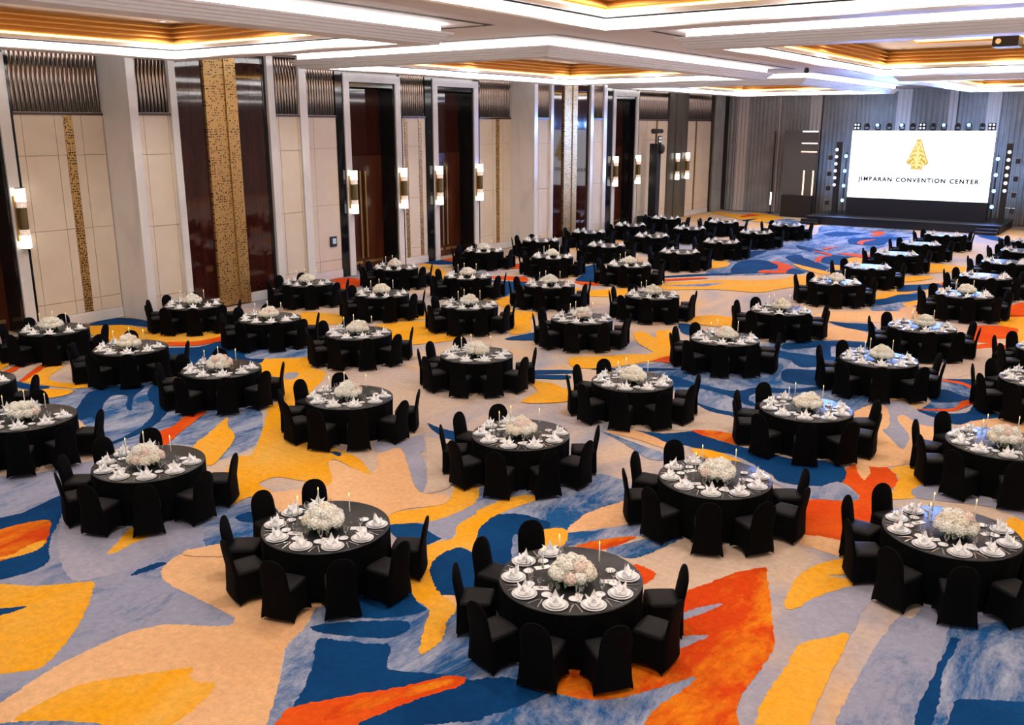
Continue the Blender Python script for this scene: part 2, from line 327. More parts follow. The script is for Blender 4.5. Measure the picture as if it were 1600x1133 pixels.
# -- right middle
pat('P', q(16, (390, 890), (520, 800), (640, 805), (760, 830), (900, 870), (1010, 920), (1000, 1040), (830, 1133), (700, 1200), (480, 1200), (430, 1060)))
pat('G', q(16, (560, 800), (700, 780), (830, 850), (980, 905), (980, 950), (820, 930), (720, 870), (680, 900), (760, 1010), (720, 1095), (640, 1030), (570, 950)))
pat('B', q(16, (805, 838), (960, 860), (1130, 855), (1200, 800), (1350, 870), (1560, 900), (1400, 910), (1100, 935), (980, 910)))
pat('R', q(16, (805, 832), (900, 842), (1050, 846), (1140, 812), (1225, 780), (1225, 690), (1150, 660), (1040, 640), (960, 645), (1100, 672), (1165, 710), (1165, 750), (1100, 785), (1050, 826), (930, 832)))
pat('B', q(16, (900, 715), (1000, 705), (1060, 730), (1160, 768), (1000, 790), (900, 780)))
pat('B', q(16, (1000, 640), (1190, 640), (1210, 690), (1100, 655)))
pat('P', q(16, (1100, 935), (1250, 900), (1400, 895), (1600, 940), (1600, 1040), (1300, 980), (1150, 970)))
pat('R', q(16, (1190, 290), (1350, 288), (1475, 310), (1450, 360), (1300, 382), (1420, 430), (1200, 444), (1150, 420), (1280, 400), (1160, 390), (1180, 330)))
pat('Y', q(16, (1380, 225), (1560, 205), (1560, 420), (1420, 430), (1475, 310), (1340, 280)))
pat('R', q(16, (1410, 160), (1560, 135), (1560, 220), (1400, 225)))
pat('S', q(16, (950, 540), (1180, 445), (1400, 440), (1400, 560), (1190, 600), (1000, 635), (960, 580)))
pat('B', q(16, (-60, 405), (150, 385), (300, 390), (480, 400), (480, 435), (300, 420), (100, 432), (-60, 440)))
pat('B', q(16, (-60, 575), (100, 575), (330, 600), (330, 690), (165, 680), (-60, 650)))
pat('B', q(16, (-60, 460), (120, 480), (330, 500), (330, 560), (60, 525), (-60, 500)))
pat('P', q(16, (180, 205), (520, 192), (800, 202), (830, 250), (640, 262), (180, 255)))
pat('P', q(16, (180, 290), (400, 310), (500, 350), (500, 390), (300, 382), (180, 372)))
pat('B', q(16, (230, 262), (360, 270), (520, 280), (520, 325), (350, 302)))
pat('B', q(16, (525, 115), (640, 90), (820, 80), (840, 120), (700, 132), (560, 152)))
pat('Y', q(16, (515, 115), (560, 85), (640, 68), (820, 62), (700, 82), (600, 108)))
pat('Y', q(16, (715, 142), (830, 118), (830, 150), (740, 158)))
pat('P', q(16, (695, 188), (760, 155), (830, 182), (800, 215)))
# -- centre right
pat('B', q(6, (180, 250), (350, 300), (560, 340), (700, 318), (900, 328), (1060, 305), (1060, 200), (950, 200), (870, 150), (780, 140), (800, 100), (900, 120), (1060, 150), (1060, 50), (1120, 50), (1110, 312), (900, 352), (700, 352), (640, 390), (720, 430), (640, 425), (500, 362), (340, 322), (180, 305)))
pat('B', q(6, (300, 398), (450, 448), (550, 468), (548, 498), (420, 462), (320, 424)))
pat('B', q(15, (200, 330), (280, 330), (420, 400), (300, 420), (230, 400)))
pat('S', q(6, (140, 560), (300, 420), (420, 465), (560, 500), (560, 610), (430, 575), (300, 575)))
pat('B', q(6, (-40, 575), (150, 592), (330, 580), (450, 630), (640, 680), (900, 740), (1030, 745), (1200, 790), (1190, 880), (1000, 902), (820, 872), (770, 830), (560, 720), (400, 690), (260, 660), (130, 640)))
pat('O', q(6, (310, 572), (430, 575), (560, 600), (560, 655), (450, 625), (360, 600)))
pat('Y', q(6, (300, 685), (420, 690), (600, 757), (480, 742), (360, 732)))
pat('N', q(6, (765, 868), (900, 892), (1060, 902), (1180, 880), (1290, 982), (1100, 982), (1000, 972), (900, 932)))
pat('P', q(6, (1265, 470), (1380, 420), (1460, 440), (1460, 560), (1320, 560)))
pat('M', q(10, (920, 400), (1060, 450), (1280, 530), (1300, 565), (1200, 562), (1040, 462)))
pat('P', q(10, (960, 412), (1100, 398), (1280, 462), (1300, 505), (1100, 442)))
# -- centre / middle left
pat('S', q(5, (500, 300), (600, 220), (1000, 200), (1150, 300), (1130, 600), (1330, 640), (1300, 900), (1130, 940), (1160, 800), (1130, 620), (900, 640), (600, 680)))
pat('P', q(5, (590, 750), (830, 830), (880, 700), (1000, 680), (1050, 780), (1080, 880), (1130, 940), (1290, 960), (1250, 1010), (1000, 1045), (900, 1100), (700, 1160), (400, 1160), (250, 1010), (240, 940), (570, 900)))
pat('Y', q(5, (150, 160), (300, 143), (470, 148), (480, 200), (560, 230), (540, 280), (490, 330), (420, 420), (440, 560), (520, 640), (640, 690), (760, 740), (832, 835), (760, 812), (620, 745), (575, 762), (600, 860), (570, 897), (470, 880), (350, 858), (260, 850), (170, 890), (240, 940), (100, 970), (-20, 1015), (-30, 840), (30, 730), (120, 720), (195, 560), (230, 430), (300, 400), (300, 270), (200, 240)))
pat('G', q(5, (1000, 680), (870, 705), (850, 640), (1000, 640), (1130, 600), (1145, 690), (1118, 705), (1150, 770), (1160, 870), (1132, 942), (1080, 880), (1050, 780)))
pat('B', q(5, (1162, 533), (1240, 560), (1340, 590), (1340, 635), (1250, 612)))
pat('G', q(5, (320, 240), (400, 233), (380, 268), (330, 274)))
pat('B', q(5, (590, 700), (650, 705), (640, 728)))
pat('P', q(9, (1090, 1133), (1200, 1110), (1330, 1090), (1330, 1160), (1100, 1160)))
# -- left
pat('B', q(8, (470, 690), (560, 570), (720, 530), (900, 528), (835, 600), (822, 682), (790, 672), (790, 590), (700, 590), (650, 640), (622, 760), (570, 720), (500, 740)))
pat('B', q(8, (920, 570), (1000, 505), (1060, 560), (1050, 680), (980, 762), (900, 812), (760, 872), (650, 902), (780, 842), (900, 770), (965, 680)))
pat('R', q(8, (978, 825), (1080, 780), (1180, 705), (1290, 690), (1200, 762), (1100, 842), (1040, 898), (1000, 900)))
pat('Y', q(8, (1210, 905), (1300, 830), (1400, 740), (1424, 728), (1425, 780), (1467, 850), (1400, 950), (1330, 1020), (1250, 1020)))
pat('B', q(8, (1020, 300), (1230, 288), (1410, 248), (1640, 230), (1640, 380), (1400, 410), (1100, 470), (1060, 380)))
pat('M', q(12, (-60, 350), (100, 330), (420, 310), (440, 380), (200, 400), (-60, 400)))
pat('Y', q(8, (540, 150), (760, 150), (900, 170), (1000, 192), (1450, 190), (1450, 215), (1240, 250), (1040, 258), (900, 240), (660, 262), (600, 230)))
pat('R', q(8, (1030, 258), (1240, 250), (1440, 208), (1440, 236), (1240, 276), (1040, 278)))
pat('B', q(8, (540, 152), (750, 105), (960, 135), (960, 162), (780, 149)))
pat('Y', q(8, (-40, 320), (60, 300), (60, 390), (-40, 445)))
pat('Y', q(8, (130, 500), (270, 420), (400, 400), (310, 470), (330, 500), (480, 518), (590, 530), (480, 546), (320, 532), (190, 512)))
pat('R', q(8, (118, 500), (260, 395), (292, 405), (150, 502)))
pat('R', q(8, (10, 448), (110, 402), (135, 408), (60, 452)))
pat('Y', q(8, (215, 562), (300, 549), (458, 560), (400, 590), (270, 606)))
pat('B', q(8, (85, 500), (210, 525), (312, 536), (210, 556), (80, 530)))
# -- middle distance
pat('Y', q(20, (-30, 660), (290, 678), (300, 742), (-30, 752)))
pat('Y', q(20, (570, 755), (980, 728), (1010, 800), (1240, 860), (1000, 905), (720, 912), (640, 800)))
pat('Y', q(20, (820, 660), (990, 650), (990, 702), (720, 724)))
pat('Y', q(13, (880, 410), (1000, 445), (1060, 520), (1040, 592), (900, 615), (920, 540), (980, 500)))
pat('B', q(13, (850, 650), (1000, 615), (1110, 600), (1110, 655), (960, 662)))
pat('R', q(20, (190, 400), (330, 378), (440, 400), (420, 442), (340, 472), (260, 462), (260, 420)))
pat('B', q(20, (910, 246), (1000, 229), (1130, 245), (1190, 260), (1050, 267)))
pat('Y', q(20, (980, 300), (1060, 308), (1095, 370), (1110, 402), (1030, 372)))
pat('R', q(20, (1050, 232), (1190, 203), (1200, 247)))
pat('R', q(21, (660, 650), (780, 638), (1010, 648), (1030, 692), (900, 682)))
pat('B', q(21, (670, 682), (900, 690), (1030, 700), (1010, 785), (870, 805), (790, 840), (790, 740)))
pat('Y', q(21, (730, 885), (870, 838), (880, 960), (1120, 1000), (1000, 1085), (870, 1140), (860, 1000)))
pat('R', q(21, (90, 470), (330, 448), (330, 492)))
pat('B', q(21, (-20, 490), (180, 478), (330, 512), (160, 522), (-20, 502)))
pat('Y', q(21, (-20, 520), (100, 528), (230, 600), (230, 685), (130, 572), (60, 562)))
pat('R', q(21, (870, 520), (980, 518), (980, 562), (880, 562)))
pat('B', q(22, (310, 620), (420, 588), (480, 590), (480, 752), (250, 745), (300, 700)))
pat('R', q(22, (240, 752), (460, 768), (460, 792), (300, 782)))
pat('Y', q(22, (350, 848), (500, 840), (770, 828), (760, 892), (350, 898)))
pat('Y', q(14, (865, 600), (950, 600), (1030, 645), (1040, 590), (1170, 588), (1180, 772), (1000, 822), (700, 872), (400, 875), (355, 800), (560, 790), (830, 772), (1010, 762), (900, 690), (865, 640)))
pat('R', q(14, (990, 825), (1190, 778), (1190, 842), (1080, 832)))
pat('B', q(14, (30, 900), (380, 898), (395, 920), (30, 926)))
pat('B', q(14, (30, 935), (340, 938), (335, 968), (30, 957)))
pat('Y', q(14, (30, 990), (200, 998), (330, 1048), (420, 1050), (350, 1140), (-20, 1150), (100, 1060)))
pat('B', q(14, (520, 890), (800, 878), (1200, 888), (960, 902)))
pat('Y', q(14, (370, 242), (500, 270), (810, 258), (800, 312), (500, 312)))
pat('Y', q(14, (1300, 482), (1530, 468), (1530, 535), (1300, 522)))
pat('Y', q(15, (310, 300), (480, 268), (650, 290), (650, 352), (400, 342)))
# -- far floor
pat('Y', q(17, (-20, 770), (500, 740), (1000, 738), (1511, 688), (1540, 760), (1100, 832), (900, 862), (500, 832), (-20, 832)))
pat('M', q(17, (-20, 790), (200, 785), (560, 765), (420, 798), (200, 802)))
pat('Y', q(17, (410, 560), (600, 558), (615, 600), (420, 630)))
pat('B', q(17, (640, 662), (720, 560), (900, 540), (1040, 558), (1140, 580), (1100, 622), (940, 642), (930, 668), (850, 672)))
pat('R', q(17, (1025, 558), (1100, 558), (1255, 610), (1200, 668), (930, 668), (940, 645), (1100, 642), (1135, 610)))
pat('B', q(17, (810, 460), (1000, 452), (830, 512)))
pat('B', q(17, (1180, 512), (1280, 500), (1530, 580), (1530, 645), (1300, 582)))
pat('Y', q(17, (1300, 598), (1530, 652), (1530, 684), (1330, 622)))
pat('B', q(17, (-20, 702), (400, 678), (900, 668), (-20, 716)))
pat('R', q(17, (-20, 732), (350, 714), (410, 724), (-20, 748)))
pat('B', q(18, (55, 465), (220, 438), (330, 520), (500, 558), (590, 600), (570, 642), (400, 602), (120, 502)))
pat('B', q(18, (190, 330), (400, 368), (620, 438), (870, 470), (720, 562), (560, 542), (480, 522), (500, 470), (600, 452), (420, 402), (240, 372)))
pat('R', q(18, (365, 388), (500, 408), (610, 440), (500, 472), (460, 522), (395, 527), (440, 460), (560, 446)))
pat('B', q(18, (500, 190), (650, 168), (850, 174), (960, 190), (700, 218), (540, 208)))
pat('R', q(18, (1050, 170), (1180, 163), (1230, 190), (1140, 217), (1040, 207), (1120, 190)))
pat('B', q(18, (810, 250), (1000, 233), (1400, 228), (1530, 230), (1300, 262), (1200, 322), (940, 322), (810, 302)))
pat('R', q(18, (900, 300), (960, 268), (1120, 258), (980, 292), (970, 322)))
pat('R', q(18, (670, 418), (900, 428), (1080, 450), (1080, 492), (800, 447)))
pat('R', q(18, (490, 360), (690, 348), (560, 372), (600, 392)))
pat('Y', q(18, (770, 490), (900, 468), (970, 510), (970, 562), (800, 542)))
pat('Y', q(18, (600, 560), (730, 568), (720, 662), (610, 652)))
pat('Y', q(18, (150, 545), (400, 600), (590, 650), (590, 684), (400, 642), (240, 602)))
pat('R', q(18, (-20, 528), (80, 560), (145, 590), (80, 642), (-20, 652)))
pat('B', q(18, (65, 652), (140, 600), (290, 640), (200, 664)))
pat('Y', q(18, (-20, 742), (150, 688), (310, 688), (310, 762), (-20, 802)))
pat('Y', q(19, (370, 548), (700, 568), (870, 600), (870, 652), (640, 642), (360, 652)))
pat('Y', q(19, (90, 700), (410, 688), (410, 722), (70, 762)))
pat('B', q(19, (70, 802), (300, 788), (520, 778), (580, 810), (300, 852), (100, 874), (10, 862)))
pat('R', q(19, (510, 792), (570, 758), (590, 802)))
pat('B', q(19, (970, 210), (1150, 218), (1270, 250), (1260, 284), (1030, 237)))
pat('R', q(19, (1330, 1052), (1530, 1005), (1530, 1150), (1290, 1150)))
pat('Y', q(17, (420, 60), (750, 98), (900, 80), (1160, 130), (950, 172), (600, 112)))
pat('R', q(17, (740, 112), (830, 93), (920, 105), (760, 122)))
pat('B', q(17, (750, 152), (900, 133), (800, 162)))
pat('M', q(17, (1000, 165), (1200, 138), (1340, 170), (1370, 212), (1080, 202)))
def smooth_loop(P, n=10):
    out = []; k = len(P)
    for i in range(k):
        a, b_, c, d = P[i - 1], P[i], P[(i + 1) % k], P[(i + 2) % k]
        m1 = (c - a) * .5; m2 = (d - b_) * .5; L_ = (c - b_).length
        if m1.length > L_: m1 = m1 * (L_ / m1.length)
        if m2.length > L_: m2 = m2 * (L_ / m2.length)
        for s in range(n):
            t = s / n; t2, t3 = t * t, t * t * t
            out.append(b_ * (2 * t3 - 3 * t2 + 1) + m1 * (t3 - 2 * t2 + t) + c * (-2 * t3 + 3 * t2) + m2 * (t3 - t2))
    return out
CKEYS = ['P', 'S', 'Y', 'O', 'R', 'B', 'G', 'M', 'N']
pb = MB()
for i, (c, pts) in enumerate(PAT):
    z = -.0195 + i * .00012
    loop = smooth_loop([Vector(floor_at(x, y)[:2] + (0,)) if False else Vector((floor_at(x, y).x, floor_at(x, y).y, 0)) for x, y in pts])
    # frayed tuft edge
    loop = [v + Vector((random.uniform(-.016, .016), random.uniform(-.016, .016), 0)) for v in loop]
    loop = [Vector((max(-29.58, min(19.9, v.x)), max(-3.9, min(70.1, v.y)), z)) for v in loop]
    tris = tessellate_polygon([loop])
    fs = []
    for t in tris:
        a, b_, c_ = (loop[k] for k in t)
        fs.append(tuple(t) if (b_ - a).cross(c_ - a).z > 0 else tuple(t[::-1]))
    pb.add(loop, fs, CKEYS.index(c))
pb.obj('carpet_pattern', CKEYS, floor)

# ================================================================= CEILING
ZS, ZC, ZT = 8.5, 9.0, 9.5
TX = [(-26.87, -15.6), (-11.6, -.33), (3.67, 14.94)]
TY = [(.8, 19.4), (23.8, 42.4), (46.8, 65.4)]
def sweep(x0, x1, y0, y1, prof, mb, mi=0, flip=False):
    vs = []
    for d, z in prof: vs += [(x0 + d, y0 + d, z), (x1 - d, y0 + d, z), (x1 - d, y1 - d, z), (x0 + d, y1 - d, z)]
    fs = []
    for i in range(len(prof) - 1):
        for k in range(4):
            k2 = (k + 1) % 4; f = (i * 4 + k, i * 4 + k2, (i + 1) * 4 + k2, (i + 1) * 4 + k)
            fs.append(f[::-1] if flip else f)
    return mb.add(vs, fs, mi)
cb = MB()
xs = sorted([-31.2, 20] + [v + s for a, b_ in TX for v, s in ((a, .3), (b_, -.3))])
ys = sorted([-4, 71.5] + [v + s for a, b_ in TY for v, s in ((a, .3), (b_, -.3))])
for i in range(len(xs) - 1):
    for j in range(len(ys) - 1):
        if i % 2 == 1 and j % 2 == 1: continue
        cb.add([(xs[i], ys[j], ZC), (xs[i], ys[j + 1], ZC), (xs[i + 1], ys[j + 1], ZC), (xs[i + 1], ys[j], ZC)], [(0, 1, 2, 3)])
cb.box(-31.2, 20, -4, 71.5, 10.2, 10.4)
ceiling = struct(cb.obj('ceiling', 'ceiling'))
for (x0, x1) in TX:
    for (y0, y1) in TY:
        A = (x0, x1, y0, y1)
        f = MB()
        sweep(*A, [(.25, 9.02), (.25, 8.80), (0, 8.80), (0, 8.745), (.07, 8.735), (.07, 8.68), (.14, 8.67), (.14, 8.615), (.21, 8.605), (.21, 8.555), (.27, 8.55), (.27, ZS),
                   (1.0, ZS), (1.0, 8.535), (.92, 8.535), (.92, 8.735), (1.0, 8.735)], f)
        sweep(*A, [(1.0, 8.765), (1.04, 8.77), (1.04, 8.87), (.96, 8.88), (.96, 8.885)], f)
        fr = f.obj('coffer_frame', 'frame', ceiling)
        sl = MB(); sweep(*A, [(1.0, 8.735), (.97, 8.735), (.97, 8.765), (1.0, 8.765)], sl)
        # linear air slot on the flat ceiling round the coffer
        sweep(*A, [(-.76, 8.992), (-.58, 8.992)], sl); sl.obj('air_slot', 'slot', ceiling)
        cv = MB(); sweep(*A, [(.243, 8.985), (.243, 8.815)], cv); sweep(*A, [(.928, 8.548), (.928, 8.722)], cv)  # the washed bands glow themselves, in place of hidden strips
        cv.obj('glowing_cove_band', 'cove', ceiling)
        gl = MB(); sweep(*A, [(.965, 8.885), (.965, 8.935)], gl); gl.obj('gold_light_strip', 'goldled', ceiling)
        gw = MB(); sweep(*A, [(.95, 8.93), (.95, ZT)], gw); gw.obj('gold_backing', 'gold', ceiling)
        for k in range(4):
            z0 = 8.95 + k * .135
            lv = MB(); sweep(*A, [(.96, z0 + .02), (1.12 + .03 * k, z0), (1.12 + .03 * k, z0 + .02), (.97, z0 + .128), (.95, z0 + .128)], lv); lv.obj('gold_louver', 'gold', ceiling)
        # top panel with a lit recess
        ix0, ix1, iy0, iy1 = x0 + .95, x1 - .95, y0 + .95, y1 - .95
        rx0, rx1, ry0, ry1 = ix0 + 1.9, ix1 - 1.9, iy0 + 2.6, iy1 - 2.6
        tp = MB()
        for a in ((ix0, rx0, iy0, iy1), (rx1, ix1, iy0, iy1), (rx0, rx1, iy0, ry0), (rx0, rx1, ry1, iy1)):
            tp.add([(a[0], a[2], ZT), (a[0], a[3], ZT), (a[1], a[3], ZT), (a[1], a[2], ZT)], [(0, 1, 2, 3)])
        tp.obj('coffer_top', 'goldtop', ceiling)
        rc = MB(); sweep(rx0, rx1, ry0, ry1, [(0, ZT), (0, 9.56), (-.06, 9.57)], rc); sweep(rx0, rx1, ry0, ry1, [(-.1, 9.68), (-.1, 9.85)], rc)
        rc.add([(rx0, ry0, 9.85), (rx0, ry1, 9.85), (rx1, ry1, 9.85), (rx1, ry0, 9.85)], [(0, 1, 2, 3)]); rc.obj('recess_panel', 'gold', ceiling)
        rl = MB(); sweep(rx0, rx1, ry0, ry1, [(-.06, 9.57), (-.1, 9.68)], rl); rl.obj('recess_light_strip', 'goldled', ceiling)

# downlights in the coffer tops
dl_me = MB().lathe([(.10, 0), (.14, 0), (.14, .03), (.0, .03)], 16, cap0=False).mesh('downlight_trim', 'frame')
dl_in = MB().lathe([(.10, .012), (0, .012)], 16, cap0=False).mesh('downlight_lens', 'sconcelit')
DLN = 0
words = ['zero', 'one', 'two', 'three', 'four', 'five', 'six', 'seven', 'eight', 'nine', 'ten', 'eleven', 'twelve']
colname = ['wall-side', 'middle', 'far-side']; rowname = ['rear', 'middle', 'stage-end']
ld = bpy.data.lights.new('downlight_lamp', 'SPOT')
ld.energy = DOWNLIGHT_W; ld.spot_size = math.radians(150); ld.spot_blend = 1.0; ld.shadow_soft_size = .35; ld.color = (1, .955, .90)
for ti, (x0, x1) in enumerate(TX):
    for tj, (y0, y1) in enumerate(TY):
        for i, fx in enumerate((.155, .5, .845)):
            for j, fy in enumerate((.1, .5, .9)):
                x = x0 + (x1 - x0) * fx; y = y0 + (y1 - y0) * fy
                z = 9.845 if (fx == .5 and fy == .5) else ZT
                d = empty('downlight', (x, y, z - .032))
                tag(d, f'round downlight at {["wall", "centre", "far"][i]} {["rear", "mid", "stage"][j]} spot of {colname[ti]} {rowname[tj]} gold coffer', 'downlight', 'round downlights in the gold coffers')
                link('trim_ring', dl_me, d); link('lens', dl_in, d)
                lo = link('lamp', ld, d, (0, 0, -.05))

# ================================================================= LEFT WALL
XW, XB = -29.6, -28.04
wall = struct(MB().box(XW - 1.25, XW - 1.15, -4, 71.3, 0, 9.0).obj('wall_left', 'creamwall'))
LED, SEAMS = 6.88, (.36, .81, 3.19, 5.57, 6.84)
def cream_panels(x, ycols, parent=wall):
    """fabric panels with recessed joints, between y columns"""
    for (a, b_) in ycols:
        for k in range(4):
            z0, z1 = SEAMS[k], SEAMS[k + 1]
            box('wall_panel', x - .06, x - random.uniform(0, .006), a + .008, b_ - .008, z0 + .008, z1 - .008, 'cream', parent)
def flutes(x, y0, y1, parent=wall):
    n = max(2, round((y1 - y0) / .145)); wd = (y1 - y0) / n; m = MB()
    for i in range(n):
        c = y0 + (i + .5) * wd; seg = 8; vs = []
        for z in (LED + .03, 9.0):
            for k in range(seg + 1):
                a = -PI / 2 + PI * k / seg; vs.append((x - .07 + math.cos(a) * .062, c + math.sin(a) * wd * .46, z))
        m.add(vs, [(k, k + 1, seg + 2 + k, seg + 1 + k) for k in range(seg)])
    m.add([(x - .07, y0, LED), (x - .07, y1, LED), (x - .07, y1, 9), (x - .07, y0, 9)], [(0, 1, 2, 3)])
    m.obj('fluted_panel', 'bronze', parent, smooth=True)
    box('panel_ledge', x - .1, x + .05, y0, y1, LED - .045, LED + .03, 'ledge', parent)
    box('ledge_white_strip', x - .05, x + .045, y0 + .02, y1 - .02, LED + .03, LED + .04, 'frame', parent)  # thin strip in white paint along the top of the ledge
def strip(x, y0, y1, parent=wall, m='fret', z0=.36, z1=6.84):
    box('brass_strip', x - .06, x + .012, y0, y1, z0, z1, m, parent)
def baseboard(x, y0, y1):
    m = MB().box(x - .05, x + .03, y0, y1, 0, .29); m.box(x - .05, x + .015, y0, y1, .29, .36)
    struct(m.obj('baseboard_left', 'marble'))
def zone(y0, y1, strips, cols, x=XW):
    struct(box('wall_backing', x - .3, x - .06, y0, y1, 0, 9.0, 'creamwall', wall))
    flutes(x, y0, y1); cream_panels(x, cols); baseboard(x, y0, y1)
    for a, b_ in strips: strip(x, a, b_)
def blackstrip(y0, y1): box('black_marble_pier', XW - .3, XW + .02, y0, y1, 0, 9.0, 'black', wall)
zone(15.06, 18.03, [(16.66, 16.95)], [(15.06, 15.3), (15.3, 16.36), (16.36, 16.66), (16.95, 17.26), (17.26, 18.03)])
zone(25.7, 28.7, [(26.8, 27.09)], [(25.7, 26.5), (26.5, 26.8), (27.09, 27.4), (27.4, 28.7)])
zone(32.87, 34.5, [(33.01, 33.23), (34.0, 34.22)], [(32.87, 33.01), (33.23, 34.0), (34.22, 34.5)])
zone(38.73, 41.5, [(40.19, 40.47)], [(38.73, 39.9), (39.9, 40.19), (40.47, 40.8), (40.8, 41.5)])
zone(49.15, 51.83, [(50.2, 50.48)], [(49.15, 50.2), (50.48, 51.83)])
zone(56.1, 60.4, [(58.6, 58.85)], [(56.1, 57.3), (57.3, 58.6), (58.85, 60.4)])
zone(63.45, 67.8, [(65.0, 65.25)], [(63.45, 65.0), (65.25, 66.5), (66.5, 67.8)])
for a, b_ in ((14.95, 15.06), (28.7, 29.14), (32.74, 32.87), (34.5, 35.03), (38.57, 38.73), (51.83, 52.54), (55.93, 56.1)): blackstrip(a, b_)
box('black_marble_pier', XW - .3, XW + .02, -4, 11.35, 0, 9.0, 'black', wall)
# stone pier in bronze grey near the stage
pm = M['pier'] = mix_noise(mat('bronze_pier', (.09, .085, .075), .25), (.085, .08, .07), (.13, .115, .09), 1.4, .35, .7, (1, 1, .2))
pier = MB().box(XW - .3, XW + .12, 60.4, 61.4, 0, 9); pier.box(XW - .3, XW + .18, 61.4, 62.5, 0, 9); pier.box(XW - .3, XW + .12, 62.5, 63.45, 0, 9)
pier.obj('bronze_pier', 'pier', wall)
# projecting blocks
def block(y0):
    g = lambda t: y0 + t
    m = MB().box(XW - .3, XB - .27, g(.3), g(7.3), 0, 8.99).obj('projecting_bay', 'creamwall', wall)
    box('marble_return', XW - .3, XB + .0, g(0), g(.31), 0, 9.0, 'marble', wall)
    box('marble_return', XW - .3, XB + .0, g(7.28), g(7.65), 0, 9.0, 'marble', wall)
    for a, b_ in ((.31, 1.55), (6.03, 7.28)):
        flutes(XB - .08, g(a), g(b_)); cream_panels(XB - .08, [(g(a), g(a + .22)), (g(a + .22), g(b_ - .1)), (g(b_ - .1), g(b_))]); baseboard(XB - .1, g(a), g(b_))
    for a, b_ in ((1.55, 1.80), (5.72, 6.03)):
        box('marble_fin', XB - .3, XB + .03, g(a), g(b_), 0, 9.0, 'marble', wall)
    box('black_marble_pier', XB - .26, XB - .10, g(5.57), g(5.72), 0, 9.0, 'black', wall)
    for a, b_ in ((1.80, 2.38), (2.38, 2.97), (4.34, 4.95), (4.95, 5.57)):
        box('mahogany_panel', XB - .26, XB - .12, g(a) + .004, g(b_) - .004, .30, 9.0, 'mahog', wall)
    for a, b_ in ((1.80, 2.97), (4.34, 5.57)): baseboard(XB - .12, g(a), g(b_))
    for a, b_, dx in ((2.97, 3.52, 0), (3.54, 3.84, -.03), (3.87, 4.34, 0)):
        box('brass_screen', XB - .2, XB - .02 + dx, g(a), g(b_), .04, 9.0, 'fret', wall)
    box('brass_edge', XB - .2, XB + .0, g(3.84), g(3.87), .04, 9.0, 'brass', wall)
block(18.05); block(41.5)

# portals and doors
def portal(n, y0, y1, words_):
    iy0, iy1 = y0 + .34, y1 - .34; xd = XW - .85
    m = MB().box(XW - .3, XW + .08, y0, iy0, 0, 8.66); m.box(XW - .3, XW + .08, iy1, y1, 0, 8.66); m.box(XW - .3, XW + .08, iy0, iy1, 8.33, 8.66)
    struct(m.obj(f'trim_{n}', 'marble'))
    m = MB().box(XW - .3, XW - .06, y0, y1, 8.66, 9.0); m.obj('portal_header', 'black', wall)
    r = MB().box(xd, XW - .0, iy0, iy0 + .10, 0, 8.33); r.box(xd, XW, iy1 - .10, iy1, 0, 8.33); r.box(xd, XW, iy0, iy1, 8.13, 8.33)
    struct(r.obj(f'trim_{n + 10}', 'black'))
    d = struct(link(f'door_{n}', None, None, (xd, (iy0 + iy1) / 2, 0)))
    hw = (iy1 - iy0) / 2 - .10
    MB().box(-.1, -.02, -hw, hw, 5.25, 8.13).obj('over_door_panel', 'mahog', d)
    MB().box(-.02, .06, -hw, hw, 5.18, 5.28).obj('door_lintel', 'mahog', d)
    for s in (-1, 1):
        lf = MB().box(-.08, .0, min(0, s * hw) + (.004 if s > 0 else 0), max(0, s * hw) - (.004 if s < 0 else 0), .01, 5.18).obj('door_leaf', 'door', d)
        h = MB()
        h.box(.07, .11, s * .17 - .045, s * .17 + .045, .55, 4.5)
        for z in (.75, 2.5, 4.3): h.tube((0, s * .17, z), (.08, s * .17, z), .015)
        h.obj('door_handle', 'brass', lf)
        MB().box(0, .012, s * hw / 2 - hw * .42, s * hw / 2 + hw * .42, .28, .40).obj('kick_plate', 'brass', lf)
portal(1, 11.35, 14.95, ''); portal(2, 29.14, 32.74, ''); portal(3, 35.03, 38.57, ''); portal(4, 52.54, 55.93, '')

# sconces
def sconce(x, y, label, grp, s=1.0):
    t = empty('wall_sconce', (x, y, 3.68))
    tag(t, label, 'sconce', grp)
    MB().box(0, .06, -.17, .10, -.70, .70).obj('back_plate', 'brass', t)
    MB().lathe([(.135, -.34), (.135, .34)], 20, (.16, 0, 0)).obj('brass_drum', 'brassdark', t, smooth=False)
    for sg in (-1, 1):
        a, b_ = sorted((sg * .34, sg * .53)); MB().lathe([(.145, a), (.145, b_)], 20, (.16, 0, 0)).obj('fretwork_band', 'sconcepat', t)
        a, b_ = sorted((sg * .53, sg * .93)); MB().lathe([(.15, a), (.15, b_)], 20, (.16, 0, 0)).obj('glowing_shade', 'sconcelit', t)
        a, b_ = sorted((sg * .93, sg * .95)); MB().lathe([(.155, a), (.155, b_)], 20, (.16, 0, 0)).obj('end_cap', 'brassdark', t)
dn = ['rear-most', 'second', 'third', 'stage-end']
for (y, lb) in ((14.85, 'right jamb of the rear-most doorway'), (29.40, 'left jamb of doorway beside the wall control panel'), (32.66, 'right jamb of doorway beside the wall control panel'),
                (35.25, 'left jamb of doorway before the second projecting bay'), (38.48, 'right jamb of doorway before the second projecting bay'),
                (52.75, 'left jamb of the doorway nearest the stage'), (55.8, 'right jamb of the doorway nearest the stage')):
    sconce(XW + .08, y, 'lit brass drum sconce on ' + lb, 'wall sconces')
sconce(XW + .12, 61.65, 'lit brass drum sconce on bronze pier, farther from the curtain', 'wall sconces')
sconce(XW + .12, 63.3, 'lit brass drum sconce on bronze pier, nearer the curtain', 'wall sconces')
